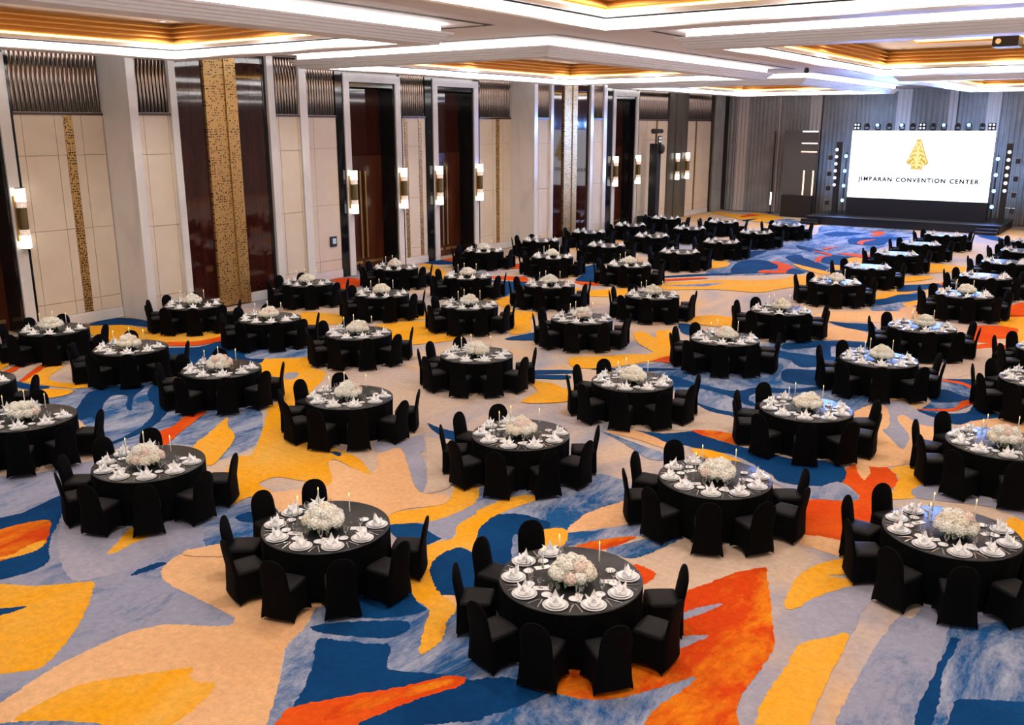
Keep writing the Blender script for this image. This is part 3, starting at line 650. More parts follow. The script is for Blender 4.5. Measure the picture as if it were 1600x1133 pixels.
# wall control panel
t = empty('control_panel', (XW, 28.2, 1.62)); tag(t, 'small dark square control panel on the cream wall', 'control panel')
MB().box(0, .05, -.19, .19, -.22, .22).obj('housing', 'gear', t)
M['touch'] = mat('touch_screen', (.3, .36, .42), .2, emit=(.5, .6, .7), es=.4)
MB().box(.05, .056, -.06, .14, -.10, .14).obj('touch_screen', 'touch', t)

# ================================================================= BACK WALL, CURTAINS
struct(MB().box(-31.2, 20, 71.0, 71.3, 0, 9.0).obj('wall_back', 'wallback'))
def curtain(pts0, pts1, m, label, z1=8.98):
    a, b_ = Vector(pts0), Vector(pts1); Ln = (b_ - a).length; n = max(6, int(Ln / .04)); d = (b_ - a) / Ln; nrm = Vector((d.y, -d.x))
    mb = MB(); vs = []; ph = random.uniform(0, 6)
    for zi, z in enumerate((.02, .5, 3, 6, 8.6, z1)):
        amp = (.12, .115, .105, .10, .095, .07)[zi]
        for i in range(n + 1):
            s = Ln * i / n; ww = s * 2 * PI / .30 + ph + .9 * math.sin(s * 1.7 + ph) + .25 * math.sin(z * .6 + s * 3)
            p = a + d * s + nrm * (amp * math.sin(ww) + .03 * math.sin(s * 2.1))
            vs.append((p.x - a.x, p.y - a.y, z))
    mb.add(vs, [(r * (n + 1) + i, r * (n + 1) + i + 1, (r + 1) * (n + 1) + i + 1, (r + 1) * (n + 1) + i) for r in range(5) for i in range(n)])
    o = mb.obj('curtain', m, None, (a.x, a.y, 0), smooth=True)
    if label: tag(o, label, 'curtain', 'curtains behind the stage')
    return o
YC = 70.2
curtain((-29.42, 67.85), (-29.42, 69.95), 'curtain', 'grey pleated curtain hung along the panelled wall corner')
segs = [(-29.2, -28.56, 'curtain', 'grey pleated drape filling the corner beside the first pale drape'), (-28.56, -27.58, 'curtainw', 'pale narrow drape in the corner between grey drapes'),
        (-27.58, -25.27, 'curtain', 'grey pleated drape left of the thin pale drape edge'), (-25.27, -25.07, 'curtainw', 'thin pale drape edge above the slim black light pole'),
        (-25.07, -22.89, 'curtain', 'grey pleated drape behind the set panel with light lines'), (-22.89, -21.99, 'curtainw', 'pale narrow drape rising behind the light line set panel'),
        (-21.99, -16.8, 'curtain', 'wide grey drape behind the wall-side light tower and screen corner'), (-16.8, -15.86, 'curtainw', 'pale narrow drape behind the screen left of the emblem'),
        (-15.86, -13.54, 'curtain', 'grey pleated drape directly behind the screen emblem'), (-13.54, -12.9, 'curtainw', 'pale narrow drape behind the screen right of the emblem'),
        (-12.9, -11.09, 'curtain', 'grey drape behind the screen between two pale drapes'), (-11.09, -10.24, 'curtainw', 'pale narrow drape above the far top screen corner'),
        (-10.24, 4.0, 'curtain', 'wide grey drape behind the light tower away from the wall')]
for a, b_, m, lb in segs: curtain((a, YC), (b_, YC), m, lb)

# ================================================================= STAGE
st = empty('stage', (-14.5, 66, 0)); tag(st, 'low black stage platform in front of the grey curtains', 'stage')
MB().box(-6.0, 6.0, -2.3, 3.2, .46, .52).obj('deck', 'stage', st)
MB().box(-5.95, 5.95, -2.25, 3.15, 0, .46).obj('stage_skirt', 'navy', st)
MB().box(-6.0, 6.0, -2.33, -2.30, .44, .52).obj('edge_trim', 'gear', st)
for sx, lb in ((-20.15, 'black two-step stair at the wall end of the stage'), (-9.2, 'black two-step stair at the far end of the stage')):
    t = empty('stage_steps', (sx, 63.35, 0)); tag(t, lb, 'steps')
    for k in range(2): MB().box(-.6, .6, -.3 + .3 * k, .02 + .3 * k if k == 0 else .33, .17 * k, .17 * (k + 1)).obj('step', 'gear', t)
# screen
s0, s1, z0, z1, ysn = -18.62, -9.77, 1.71, 6.18, 66.3
t = empty('led_screen', ((s0 + s1) / 2, ysn, .524)); tag(t, 'large white screen with gold emblem and black lettering on stage', 'screen')
cxs = (s0 + s1) / 2
def S(mb, x): return mb
hw = (s1 - s0) / 2
MB().box(-hw, hw, 0, .25, z0 - .52, z1 - .52).obj('screen_cabinet', 'gear', t)
MB().add([(-hw, -.004, z0 - .52), (hw, -.004, z0 - .52), (hw, -.004, z1 - .52), (-hw, -.004, z1 - .52)], [(0, 1, 2, 3)]).obj('display', 'screen', t)
MB().box(-hw, hw, -.02, .6, 0, z0 - .54).obj('screen_base', 'navy', t)
def flat_poly(name, pts, m, dy, parent, th=.006):
    loop = [Vector((x, dy, z)) for x, z in pts]; n = len(loop); mb = MB()
    tr = tessellate_polygon([[Vector((p.x, p.z, 0)) for p in loop]])
    fs = []
    for a in tr:
        p0, p1, p2 = (loop[k] for k in a); up = (p1 - p0).cross(p2 - p0).y
        fs.append(tuple(a) if up < 0 else tuple(a[::-1]))
    mb.add(loop + [v + Vector((0, th, 0)) for v in loop], fs + [(i, (i + 1) % n, n + (i + 1) % n, n + i) for i in range(n)])
    return mb.obj(name, m, parent)
EM = [(595, 205), (680, 205), (690, 250), (712, 330), (732, 395), (748, 438), (738, 455), (775, 500), (768, 535), (802, 600), (790, 642), (740, 668), (708, 660), (697, 738), (488, 738), (503, 660), (440, 642), (412, 612), (438, 560), (480, 522), (458, 500), (500, 442), (505, 420), (525, 375), (570, 290)]
def em(x, y): return (-14.28 - cxs + (x - 637 + (y - 205) * .0844) / 385 * 1.36,   # the photo's lean taken out
                       5.62 - .52 - (y - 205) / 533 * 1.93)
e = flat_poly('emblem', [em(*p) for p in EM], 'screengold', -.03, t)
flat_poly('emblem_field', [em(613 + (x - 613) * .86, 480 + (y - 480) * .93) for x, y in EM], 'screengold2', -.045, e)
def leaf(cx, cy, L_, W_, a):
    out = []
    for k in range(10):
        u = 2 * PI * k / 10; px = math.cos(u) * L_; py = math.sin(u) * W_ * (1 - .5 * math.cos(u))
        out.append(em(cx + px * math.cos(a) - py * math.sin(a), cy + px * math.sin(a) + py * math.cos(a)))
    return out
LV = []
def cxl(y): return 637 - (y - 205) * .0844
for s in (-1, 1):
    for dx, y, a_, b_, r_ in ((125, 600, 48, 20, .9), (70, 560, 40, 15, 2.3), (60, 625, 34, 13, .4), (95, 500, 42, 13, .5), (40, 490, 30, 11, 2.2), (70, 420, 34, 11, .6), (30, 400, 24, 9, 2.1), (46, 350, 26, 9, .9), (50, 695, 34, 16, .1)):
        LV.append((cxl(y) + s * dx, y, a_, b_, s * r_ if s > 0 else PI - r_))
LV += [(cxl(232), 232, 26, 9, 0), (cxl(300), 300, 10, 26, 0)]
for v in LV: flat_poly('emblem_scroll', leaf(*v), 'screengold', -.06, e)
fc = bpy.data.curves.new('lettering', 'FONT'); fc.body = 'JIMBARAN CONVENTION CENTER'; fc.size = 1; fc.space_character = 1.30; fc.space_word = 1.2; fc.extrude = .004; fc.offset = .04
to = bpy.data.objects.new('lettering_tmp', fc); COL.objects.link(to)
bpy.context.view_layer.update()
tm = bpy.data.meshes.new_from_object(to.evaluated_get(bpy.context.evaluated_depsgraph_get()))
bpy.data.objects.remove(to)
xs_ = [v.co.x for v in tm.vertices]; ys_ = [v.co.y for v in tm.vertices]
kx = 7.55 / (max(xs_) - min(xs_)); mxn = min(xs_); ky = kx * 1.0
for v in tm.vertices: v.co = Vector(((v.co.x - mxn) * kx - 17.96 - cxs, -.035 - v.co.z * .5, v.co.y * ky + 2.86 - .52))
tm.materials.clear(); tm.materials.append(M['screenblack'])
link('lettering', tm, t)
# lamps on the top edge of the screen
def moving_head(name, loc, lens, label, grp, rz=0, yoke=True):
    o = empty(name, loc, rz); tag(o, label, 'stage light', grp)
    MB().box(-.13, .13, -.12, .12, 0, .12).obj('base', 'gear', o)
    for s in (-1, 1): MB().box(s * .15 - .02, s * .15 + .02, -.05, .05, .08, .38).obj('yoke_arm', 'gear', o)
    MB().lathe([(.09, -.16), (.13, -.12), (.13, .10), (.11, .16)], 16).obj('head', 'gear', o, (0, 0, .36)).rotation_euler = (PI / 2, 0, 0)
    if lens:
        l = MB().lathe([(.0, 0), (.06, .03), (.105, .0)], 16, cap1=False).obj('lens', lens, o, (0, -.19, .36)); l.rotation_euler = (PI / 2, 0, 0)
    return o
tops = [(-17.73, None), (-17.01, 'bluelamp'), (-16.29, None), (-15.47, 'bluelamp'), (-14.79, None), (-13.54, None), (-12.88, 'bluelamp'), (-12.08, None), (-11.4, 'bluelamp'), (-10.63, None)]
for i, (x, ln) in enumerate(tops):
    moving_head('moving_head_light', (x, 66.42, 6.186), ln, ('lit blue' if ln else 'unlit black') + f' stage light on top of screen, number {words[i + 1]} counted from the wall end', 'stage lights along the screen top')
def blinder(loc, label):
    o = empty('blinder_light', loc); tag(o, label, 'stage light', 'four-cell blinder lights')
    MB().box(-.22, .22, -.08, .08, .05, .49).obj('housing', 'gear', o)
    MB().box(-.03, .03, -.03, .03, 0, .06).obj('bracket', 'gear', o)
    for a in (-1, 1):
        for b_ in (-1, 1):
            l = MB().lathe([(0, .02), (.05, .015), (.07, 0)], 12, cap1=False).obj('lamp_cell', 'whitelamp', o, (a * .105, -.085, .27 + b_ * .105)); l.rotation_euler = (PI / 2, 0, 0)
for x, lb in ((-18.37, 'four-cell blinder light on the wall-side top screen corner'), (-14.2, 'four-cell blinder light on top of screen above the emblem'), (-10.08, 'four-cell blinder light on far top screen corner')):
    blinder((x, 66.42, 6.186), lb)
# light towers both sides
def tower(x, nm, lampx):
    o = empty('light_tower', (x, 66.45, .524)); tag(o, f'black upright light tower with six white lamps, {nm} the screen', 'light tower', 'light towers beside the screen')
    MB().box(-.17, .17, -.12, .12, 0, 4.9).obj('mast', 'gear', o); MB().box(-.27, .27, -.35, .35, 0, .04).obj('base_plate', 'gear', o)
    for k in range(6):
        l = MB().lathe([(.0, .03), (.07, .02), (.11, 0), (.12, -.06)], 14, cap1=True).obj('lamp', 'whitelamp', o, (lampx, -.15, 4.37 - .478 * k)); l.rotation_euler = (PI / 2, 0, 0)
    # side lamps on arms
    for k, z in enumerate((4.0, 2.9, 1.9, .9)):
        a = MB().tube((0, 0, z), (math.copysign(.72, lampx), 0, z), .02).obj('side_arm', 'silver', o)
        MB().box(math.copysign(.55, lampx) - .12, math.copysign(.55, lampx) + .12, -.12, .08, z - .32, z - .04).obj('side_lamp', 'gear', a)
tower(-19.45, 'wall side of', -.12); tower(-8.92, 'far side of', .02)
for x, nm in ((-18.9, 'wall side'), (-9.5, 'far side')):
    o = empty('lamp_stand', (x, 66.42, .524)); tag(o, f'slim black stand of four blue lamps hugging the {nm} edge of screen', 'stage light', 'blue lamp stands at the screen edges')
    MB().tube((0, 0, .03), (0, 0, 4.2), .035).obj('pole', 'gear', o); MB().lathe([(.12, 0), (.12, .03), (.05, .05)], 16).obj('foot', 'gear', o)
    for i in range(4):
        z = 4.47 - i * 1.0 - .524
        h = MB().lathe([(.12, -.10), (.14, .04)], 14).obj('blue_lamp', 'gear', o, (0, -.12, z)); h.rotation_euler = (PI / 2, 0, 0)
        MB().lathe([(0, .07), (.08, .06), (.12, .042)], 14, cap1=False).obj('lens', 'bluelamp', h)
bl = bpy.data.lights.new('blue_wash', 'SPOT'); bl.energy = 2600; bl.color = (.16, .36, 1); bl.spot_size = math.radians(110); bl.spot_blend = 1; bl.shadow_soft_size = .15
for x in (-17.01, -15.47, -12.88, -11.4):
    o = link('blue_wash', bl, None, (x, 66.1, 6.6)); o.rotation_euler = (math.radians(78), 0, 0); o.rotation_euler = Vector((0, -1, -.12)).to_track_quat('-Z', 'Y').to_euler()
for x in (-18.9, -9.5):
    o = link('blue_wash', bl, None, (x, 66.1, 3.0)); o.rotation_euler = Vector((0, -1, -.25)).to_track_quat('-Z', 'Y').to_euler()
bk_ = bl.copy(); bk_.energy = 450; bk_.color = (.35, .55, 1)  # added lamps without a fixture, put in to tint the curtain blue
for x in (-19.5, -17.0, -11.4, -9.0):
    o = link('added_curtain_tint', bk_, None, (x, 66.75, 5.6 if -19 < x < -9.2 else 3.0)); o.rotation_euler = Vector((0, 1, .25)).to_track_quat('-Z', 'Y').to_euler()
# set panel with light lines
t = empty('set_panel', (-22.65, 68, 0)); tag(t, 'dark set panel with orange light lines above a black plinth', 'set panel')
MB().box(-1.2, 1.2, .0, .15, 1.57, 6.16).obj('panel', 'slate', t)
MB().box(-1.1, 1.15, -.35, .3, 0, 1.57).obj('plinth', 'gear', t)
for z, m in ((6.1, 'paleled'), (5.27, 'paleled'), (4.68, 'orangeled')): MB().box(.05, 1.18, -.02, .0, z - .035, z + .035).obj('light_line', m, t)
for x in (.36, 1.03): MB().box(x - .04, x + .04, -.02, 0, 1.6, 3.35).obj('light_line', 'orangeled', t)
t = empty('set_panel', (-7.0, 67.2, 0)); tag(t, 'dark set panel with orange lines past the far light tower', 'set panel')
MB().box(-.6, 1.6, 0, .15, 1.57, 6.16).obj('panel', 'slate', t); MB().box(-.5, 1.6, -.35, .3, 0, 1.57).obj('plinth', 'gear', t)
for z in (3.3, 1.65): MB().box(-.5, .6, -.02, 0, z - .04, z + .04).obj('light_line', 'orangeled', t)
# slim light pole by the curtain
t = empty('light_pole', (-25.2, 69.6, 0)); tag(t, 'slim black light pole with pale light near its foot', 'light pole')
MB().tube((0, 0, .4), (0, 0, 6.1), .06).obj('pole', 'gear', t); MB().lathe([(.25, 0), (.25, .04), (.05, .06), (.05, .42)], 16).obj('foot', 'gear', t)
MB().box(-.05, .05, -.09, -.06, .65, 1.6).obj('light_tube', 'paleled', t)
# truss tower with moving lights by the wall
t = empty('lighting_tower', (-28.7, 56.85, 0)); tag(t, 'tall black draped lighting tower by the doorway nearest the stage', 'lighting tower')
MB().box(-.28, .28, -.28, .28, .1, 5.35).obj('draped_mast', 'gear', t); MB().box(-.7, .7, -.9, .7, 0, .12).obj('base_plate', 'gear', t)
MB().box(-.6, .2, -1.2, -.5, .12, .62).obj('equipment_case', 'gear', t)
MB().tube((0, 0, 5.35), (0, 0, 6.1), .04).obj('spigot', 'gear', t)
MB().tube((-.1, -.3, 6.15), (.2, .5, 6.15), .16, .13, 12).obj('top_moving_head', 'gear', t)
MB().lathe([(.12, -.3), (.24, -.12), (.24, .12), (.12, .3)], 14, (.35, .15, 5.0)).obj('side_moving_head', 'gear', t)
bx = MB().box(.26, .32, -.22, .22, 5.35, 5.85).obj('blinder', 'gear', t)
for a in (-1, 1):
    for b_ in (-1, 1):
        l = MB().lathe([(0, .02), (.07, 0)], 10, cap1=False).obj('lamp_cell', 'whitelamp', bx, (.33, a * .1, 5.6 + b_ * .1)); l.rotation_euler = (0, PI / 2, 0)
# ceiling devices
t = empty('projector', (-5.45, 36.9, 9.1)); tag(t, 'dark projector box hanging inside a gold ceiling coffer', 'projector')
MB().box(-.4, .4, -.5, .5, 0, .34).obj('housing', 'gear', t); MB().tube((0, 0, .34), (0, 0, .75), .04).obj('drop_pole', 'gear', t)
MB().lathe([(.09, 0), (.07, .1)], 14).obj('lens', 'silver', t, (-.2, -.6, .17)).rotation_euler = (-PI / 2, 0, 0)
for (x, y, lb) in ((-14.2, 42.6, 'small black dome camera on the flat ceiling between coffers'), (-12.6, 60.8, 'small black dome camera on ceiling just before the stage')):
    t = empty('dome_camera', (x, y, 9.0)); tag(t, lb, 'camera')
    MB().lathe([(.09, 0), (.09, -.08), (.12, -.09)], 14).obj('mount', 'gear', t); MB().lathe([(.12, -.09), (.10, -.18), (.05, -.23), (0, -.245)], 14).obj('dome', 'slot', t, smooth=True)

# ================================================================= TABLES
TPX = [(84.5, 514.5), (204, 543), (302.5, 476), (421.5, 497), (346, 576), (480.5, 442), (618, 418), (597, 459), (560.5, 520), (731, 431.5), (734, 476.5), (744.6, 554), (756, 391.5),
       (845, 375.5), (863, 401), (859, 444.5), (920, 362.5), (947.5, 383.5), (983, 413.5), (985, 352), (1018.5, 369), (1041, 341), (1062, 393.5), (1077.5, 357), (1019, 461), (1130, 347),
       (1128, 378), (1182, 363.5), (1229, 352), (1219, 484.5), (1305, 440.5), (1356, 417), (1401, 396.5), (1439, 381), (1474, 367), (1507, 460), (1540, 432), (1571, 409.5), (1598, 392),
       (1612, 378), (1132.5, 529), (909, 497.5), (988, 595), (1440.7, 510.5), (1373, 561), (1631, 593), (1563, 692), (1259, 638), (1117, 746), (1486, 830), (813.4, 678), (891.5, 903),
       (509, 821), (233, 723), (546, 620), (41, 652), (-47, 596), (1650, 545)]
GX = [-26.3, -22.4, -18.55, -14.2, -9.8, -5.6, -1.95]; GY = [54.3, 49.5, 44.8, 39.9, 35, 28.5, 23.7, 18.4, 13.7, 9.0]
TABLES = []
for x, y in TPX:
    p = floor_at(x, y, .76)
    c = min(range(7), key=lambda k: abs(GX[k] - p.x)); r = min(range(10), key=lambda k: abs(GY[k] - p.y))
    depth = (p - CAMP).dot(_fw)
    TABLES.append((depth, p.x, p.y, c + 1, r + 1))
TABLES.sort()
R_T = .94
# --- table meshes
top_mb = MB().lathe([(0.0, .762), (R_T - .015, .762), (R_T, .755), (R_T + .003, .742)], 56, cap0=False, cap1=False)
ME_TOP = top_mb.mesh('tabletop', 'tabletop', True)
sk = MB(); nS = 112; vs = []
for zi, (z, am, rr) in enumerate(((.745, .000, R_T + .003), (.70, .004, R_T + .004), (.45, .018, R_T - .005), (.15, .028, R_T - .010), (.0, .034, R_T - .012))):
    for k in range(nS):
        a = 2 * PI * k / nS; r_ = rr + am * math.sin(a * 17 + .6 * math.sin(3 * a)) * (.75 + .25 * math.sin(5 * a))
        vs.append((r_ * math.cos(a), r_ * math.sin(a), z))
sk.add(vs, [(i * nS + k, (i + 1) * nS + k, (i + 1) * nS + (k + 1) % nS, i * nS + (k + 1) % nS) for i in range(4) for k in range(nS)])
ME_SKIRT = sk.mesh('table_skirt', 'tablecloth', True)
# --- chair meshes (local +Y faces the table, floor at z = 0)
def chair_parts():
    # skirt: seat edge to four feet, hem arched between the feet
    def ring(z, hx, hy, arch, pinch, yo=0, n=8):
        pts = []
        cs = [(-hx, -hy), (hx, -hy), (hx, hy), (-hx, hy)]
        for k in range(4):
            a, b_ = cs[k], cs[(k + 1) % 4]; mx_, my_ = (a[0] + b_[0]) / 2, (a[1] + b_[1]) / 2
            for i in range(n):
                t_ = i / n; w_ = 1 - (2 * t_ - 1) ** 2
                pts.append((a[0] + (b_[0] - a[0]) * t_ - mx_ * pinch * w_, a[1] + (b_[1] - a[1]) * t_ - my_ * pinch * w_ + yo, z + arch * w_))
        return pts
    sk = MB(); rings = [ring(.455, .205, .205, 0, -.05), ring(.40, .208, .212, 0, .02), ring(.22, .222, .214, .015, .08, 0), ring(.0, .258, .232, .075, .15, 0)]
    n = len(rings[0]); vs = [p for r_ in rings for p in r_]
    sk.add(vs, [(i * n + k, (i + 1) * n + k, (i + 1) * n + (k + 1) % n, i * n + (k + 1) % n) for i in range(3) for k in range(n)])
    seat = MB(); rs = [ring(.44, .205, .205, 0, -.05), ring(.475, .205, .205, 0, -.05), ring(.495, .19, .19, 0, -.06), ring(.503, .12, .12, 0, -.08)]
    vs = [p for r_ in rs for p in r_]
    seat.add(vs, [(i * n + k, i * n + (k + 1) % n, (i + 1) * n + (k + 1) % n, (i + 1) * n + k) for i in range(3) for k in range(n)] + [tuple(3 * n + k for k in range(n))])
    bk = MB(); prof = [(.05, .246, 0), (.20, .224, 0), (.46, .206, 0), (.60, .205, 0), (.72, .200, 0), (.79, .186, 0), (.85, .158, 0), (.89, .120, 0), (.915, .075, 0), (.925, .02, 0)]
    def yb(z): return -.215 - max(0, z - .45) * .17 - max(0, .46 - z) * .02
    m_ = 6; vs = []
    for z, hw_, _ in prof:
        th = .055 if z < .8 else .05 * max(.25, (.94 - z) / .14)
        loop = []
        for k in range(m_ + 1): u = -1 + 2 * k / m_; loop.append((u * hw_, yb(z) - th * .5 * (1 - .5 * u * u) - .01, z))
        for k in range(m_ + 1): u = 1 - 2 * k / m_; loop.append((u * hw_, yb(z) + th * .5 * (1 - u * u) + .004, z))
        vs += loop
    c_ = 2 * (m_ + 1); R_ = len(prof)
    bk.add(vs, [(i * c_ + k, i * c_ + (k + 1) % c_, (i + 1) * c_ + (k + 1) % c_, (i + 1) * c_ + k) for i in range(R_ - 1) for k in range(c_)] + [tuple((R_ - 1) * c_ + k for k in range(c_))])
    return bk, seat, sk
cbk, cst, csk = chair_parts()
ME_BACK, ME_SEAT, ME_CSK = cbk.mesh('backrest', 'chair', True), cst.mesh('seat', 'seat', True), csk.mesh('cover_skirt', 'chair', True)
# --- tableware meshes
ME_CHARGER = MB().lathe([(0, .004), (.10, .004), (.155, .016), (.165, .018), (.160, .012), (.11, 0), (0, 0)], 28, cap0=False, cap1=False).mesh('charger_plate', 'charger', True)
ME_PLATE = MB().lathe([(0, .010), (.075, .010), (.118, .024), (.130, .028), (.128, .022), (.08, .0), (0, .0)], 28, cap0=False, cap1=False).mesh('dinner_plate', 'china', True)
nk = MB()
def nflap(a, tip_r, tip_z, wdt, base_r=.045, z0=.014):
    c, s_ = math.cos(a), math.sin(a); px_, py_ = -s_, c
    o_ = lambda r_, w_, z_: (c * r_ + px_ * w_, s_ * r_ + py_ * w_, z_)
    nk.add([o_(base_r, -wdt, z0), o_(base_r, wdt, z0), o_(tip_r, 0, tip_z), o_(base_r - .018, 0, z0 + tip_z * .45), o_(base_r + .012, 0, z0 + .01)], [(0, 4, 2), (4, 1, 2), (1, 3, 2), (3, 0, 2)])
for a_, tr, tz, wd in ((.2, .115, .13, .06), (PI - .2, .115, .13, .06), (PI / 2, .03, .20, .075), (-PI / 2, .06, .12, .07), (-PI / 4, .11, .07, .05), (-3 * PI / 4, .11, .07, .05)): nflap(a_, tr, tz, wd)
nk.lathe([(.068, 0), (.085, .02), (.06, .05), (.02, .11), (0, .12)], 10, cap1=False)
ME_NAPKIN = nk.mesh('napkin', 'linen')
ME_GOBLET = MB().lathe([(.036, 0), (.034, .004), (.006, .008), (.005, .075), (.02, .085), (.036, .115), (.038, .15), (.032, .185)], 14, cap1=False).mesh('water_goblet', 'glass', True)
ME_WINE = MB().lathe([(.030, 0), (.028, .004), (.005, .008), (.004, .06), (.02, .075), (.028, .10), (.026, .14)], 12, cap1=False).mesh('wine_glass', 'glass', True)
ME_SIDE = MB().lathe([(0, .006), (.045, .006), (.07, .016), (.068, .010), (.045, 0), (0, 0)], 18, cap0=False, cap1=False).mesh('side_plate', 'china', True)
fk = MB().box(-.006, .006, -.10, .03, .002, .006); fk.box(-.012, .012, .03, .055, .002, .006)
for dx in (-.010, -.0035, .0035, .010): fk.box(dx - .0018, dx + .0018, .055, .10, .002, .005)
ME_FORK = fk.mesh('fork', 'silver')
kn = MB().box(-.007, .007, -.11, .0, .002, .008); kn.add([(-.007, 0, .003), (.008, 0, .003), (.010, .06, .003), (.006, .105, .003), (-.006, .11, .003), (-.007, 0, .006), (.008, 0, .005), (.010, .06, .005), (.006, .105, .005), (-.006, .11, .006)],
    [(0, 4, 3, 2, 1), (5, 6, 7, 8, 9), (0, 1, 6, 5), (1, 2, 7, 6), (2, 3, 8, 7), (3, 4, 9, 8), (4, 0, 5, 9)])
ME_KNIFE = kn.mesh('knife', 'silver')
# flowers: bloom = florets of four petals on a ball
def bloom(m, seed):
    rnd = random.Random(seed); mb = MB(); n = 46
    for i in range(n):
        z = 1 - 2 * (i + .5) / n; a = i * 2.399963
        if z < -.55: continue
        d = Vector((math.sqrt(1 - z * z) * math.cos(a), math.sqrt(1 - z * z) * math.sin(a), z)); t_ = d.orthogonal().normalized(); b_ = d.cross(t_)
        ro = rnd.uniform(0, PI); c = d * rnd.uniform(.078, .094)
        for k in range(4):
            an = ro + k * PI / 2; e1 = t_ * math.cos(an) + b_ * math.sin(an); e2 = t_ * math.cos(an + PI / 2) + b_ * math.sin(an + PI / 2)
            mb.add([c, c + e1 * .020 + e2 * .014 + d * .010, c + e1 * .034 + d * .004 * rnd.uniform(-1, 2), c + e1 * .020 - e2 * .014 + d * .010], [(0, 3, 2, 1)])
    mb.lathe([(0, -.075), (.055, -.05), (.078, 0), (.06, .045), (0, .075)], 10, cap0=False, cap1=False)
    return mb.mesh('bloom', m)
ME_BLOOMS = [bloom('petal', 1), bloom('petal3', 2), bloom('petal2', 3)]
ME_BOWL = MB().lathe([(.12, 0), (.20, .05), (.22, .12), (.18, .14), (0, .14)], 20, cap1=False).mesh('bowl', 'gear', True)
lf = MB()
for k in range(14):
    a = 2 * PI * k / 14 + .2; c, s = math.cos(a), math.sin(a)
    lf.add([(c * .18, s * .18, .12), (c * .27 - s * .04, s * .27 + c * .04, .12), (c * .34, s * .34, .075), (c * .27 + s * .04, s * .27 - c * .04, .12)], [(0, 1, 2, 3), (3, 2, 1, 0)])
ME_LEAF = lf.mesh('foliage', 'leaf')
ME_CSTICK = MB().lathe([(.032, 0), (.030, .008), (.008, .015), (.007, .17), (.014, .18), (.014, .20)], 12).mesh('candle_holder', 'glass', True)
ME_TAPER = MB().lathe([(.010, .185), (.008, .43), (.002, .435)], 8).mesh('taper', 'wax', True)
ME_FLAME = MB().lathe([(.002, .435), (.008, .45), (.006, .467), (.0, .488)], 8, cap1=False).mesh('flame', 'flame', True)
ME_CARD = MB().box(-.105, .105, -.05, .05, 0, .003).mesh('menu_card', 'card')
ME_PRINT = MB().box(-.025, .025, -.012, .012, .003, .0034).mesh('card_print', 'ink')

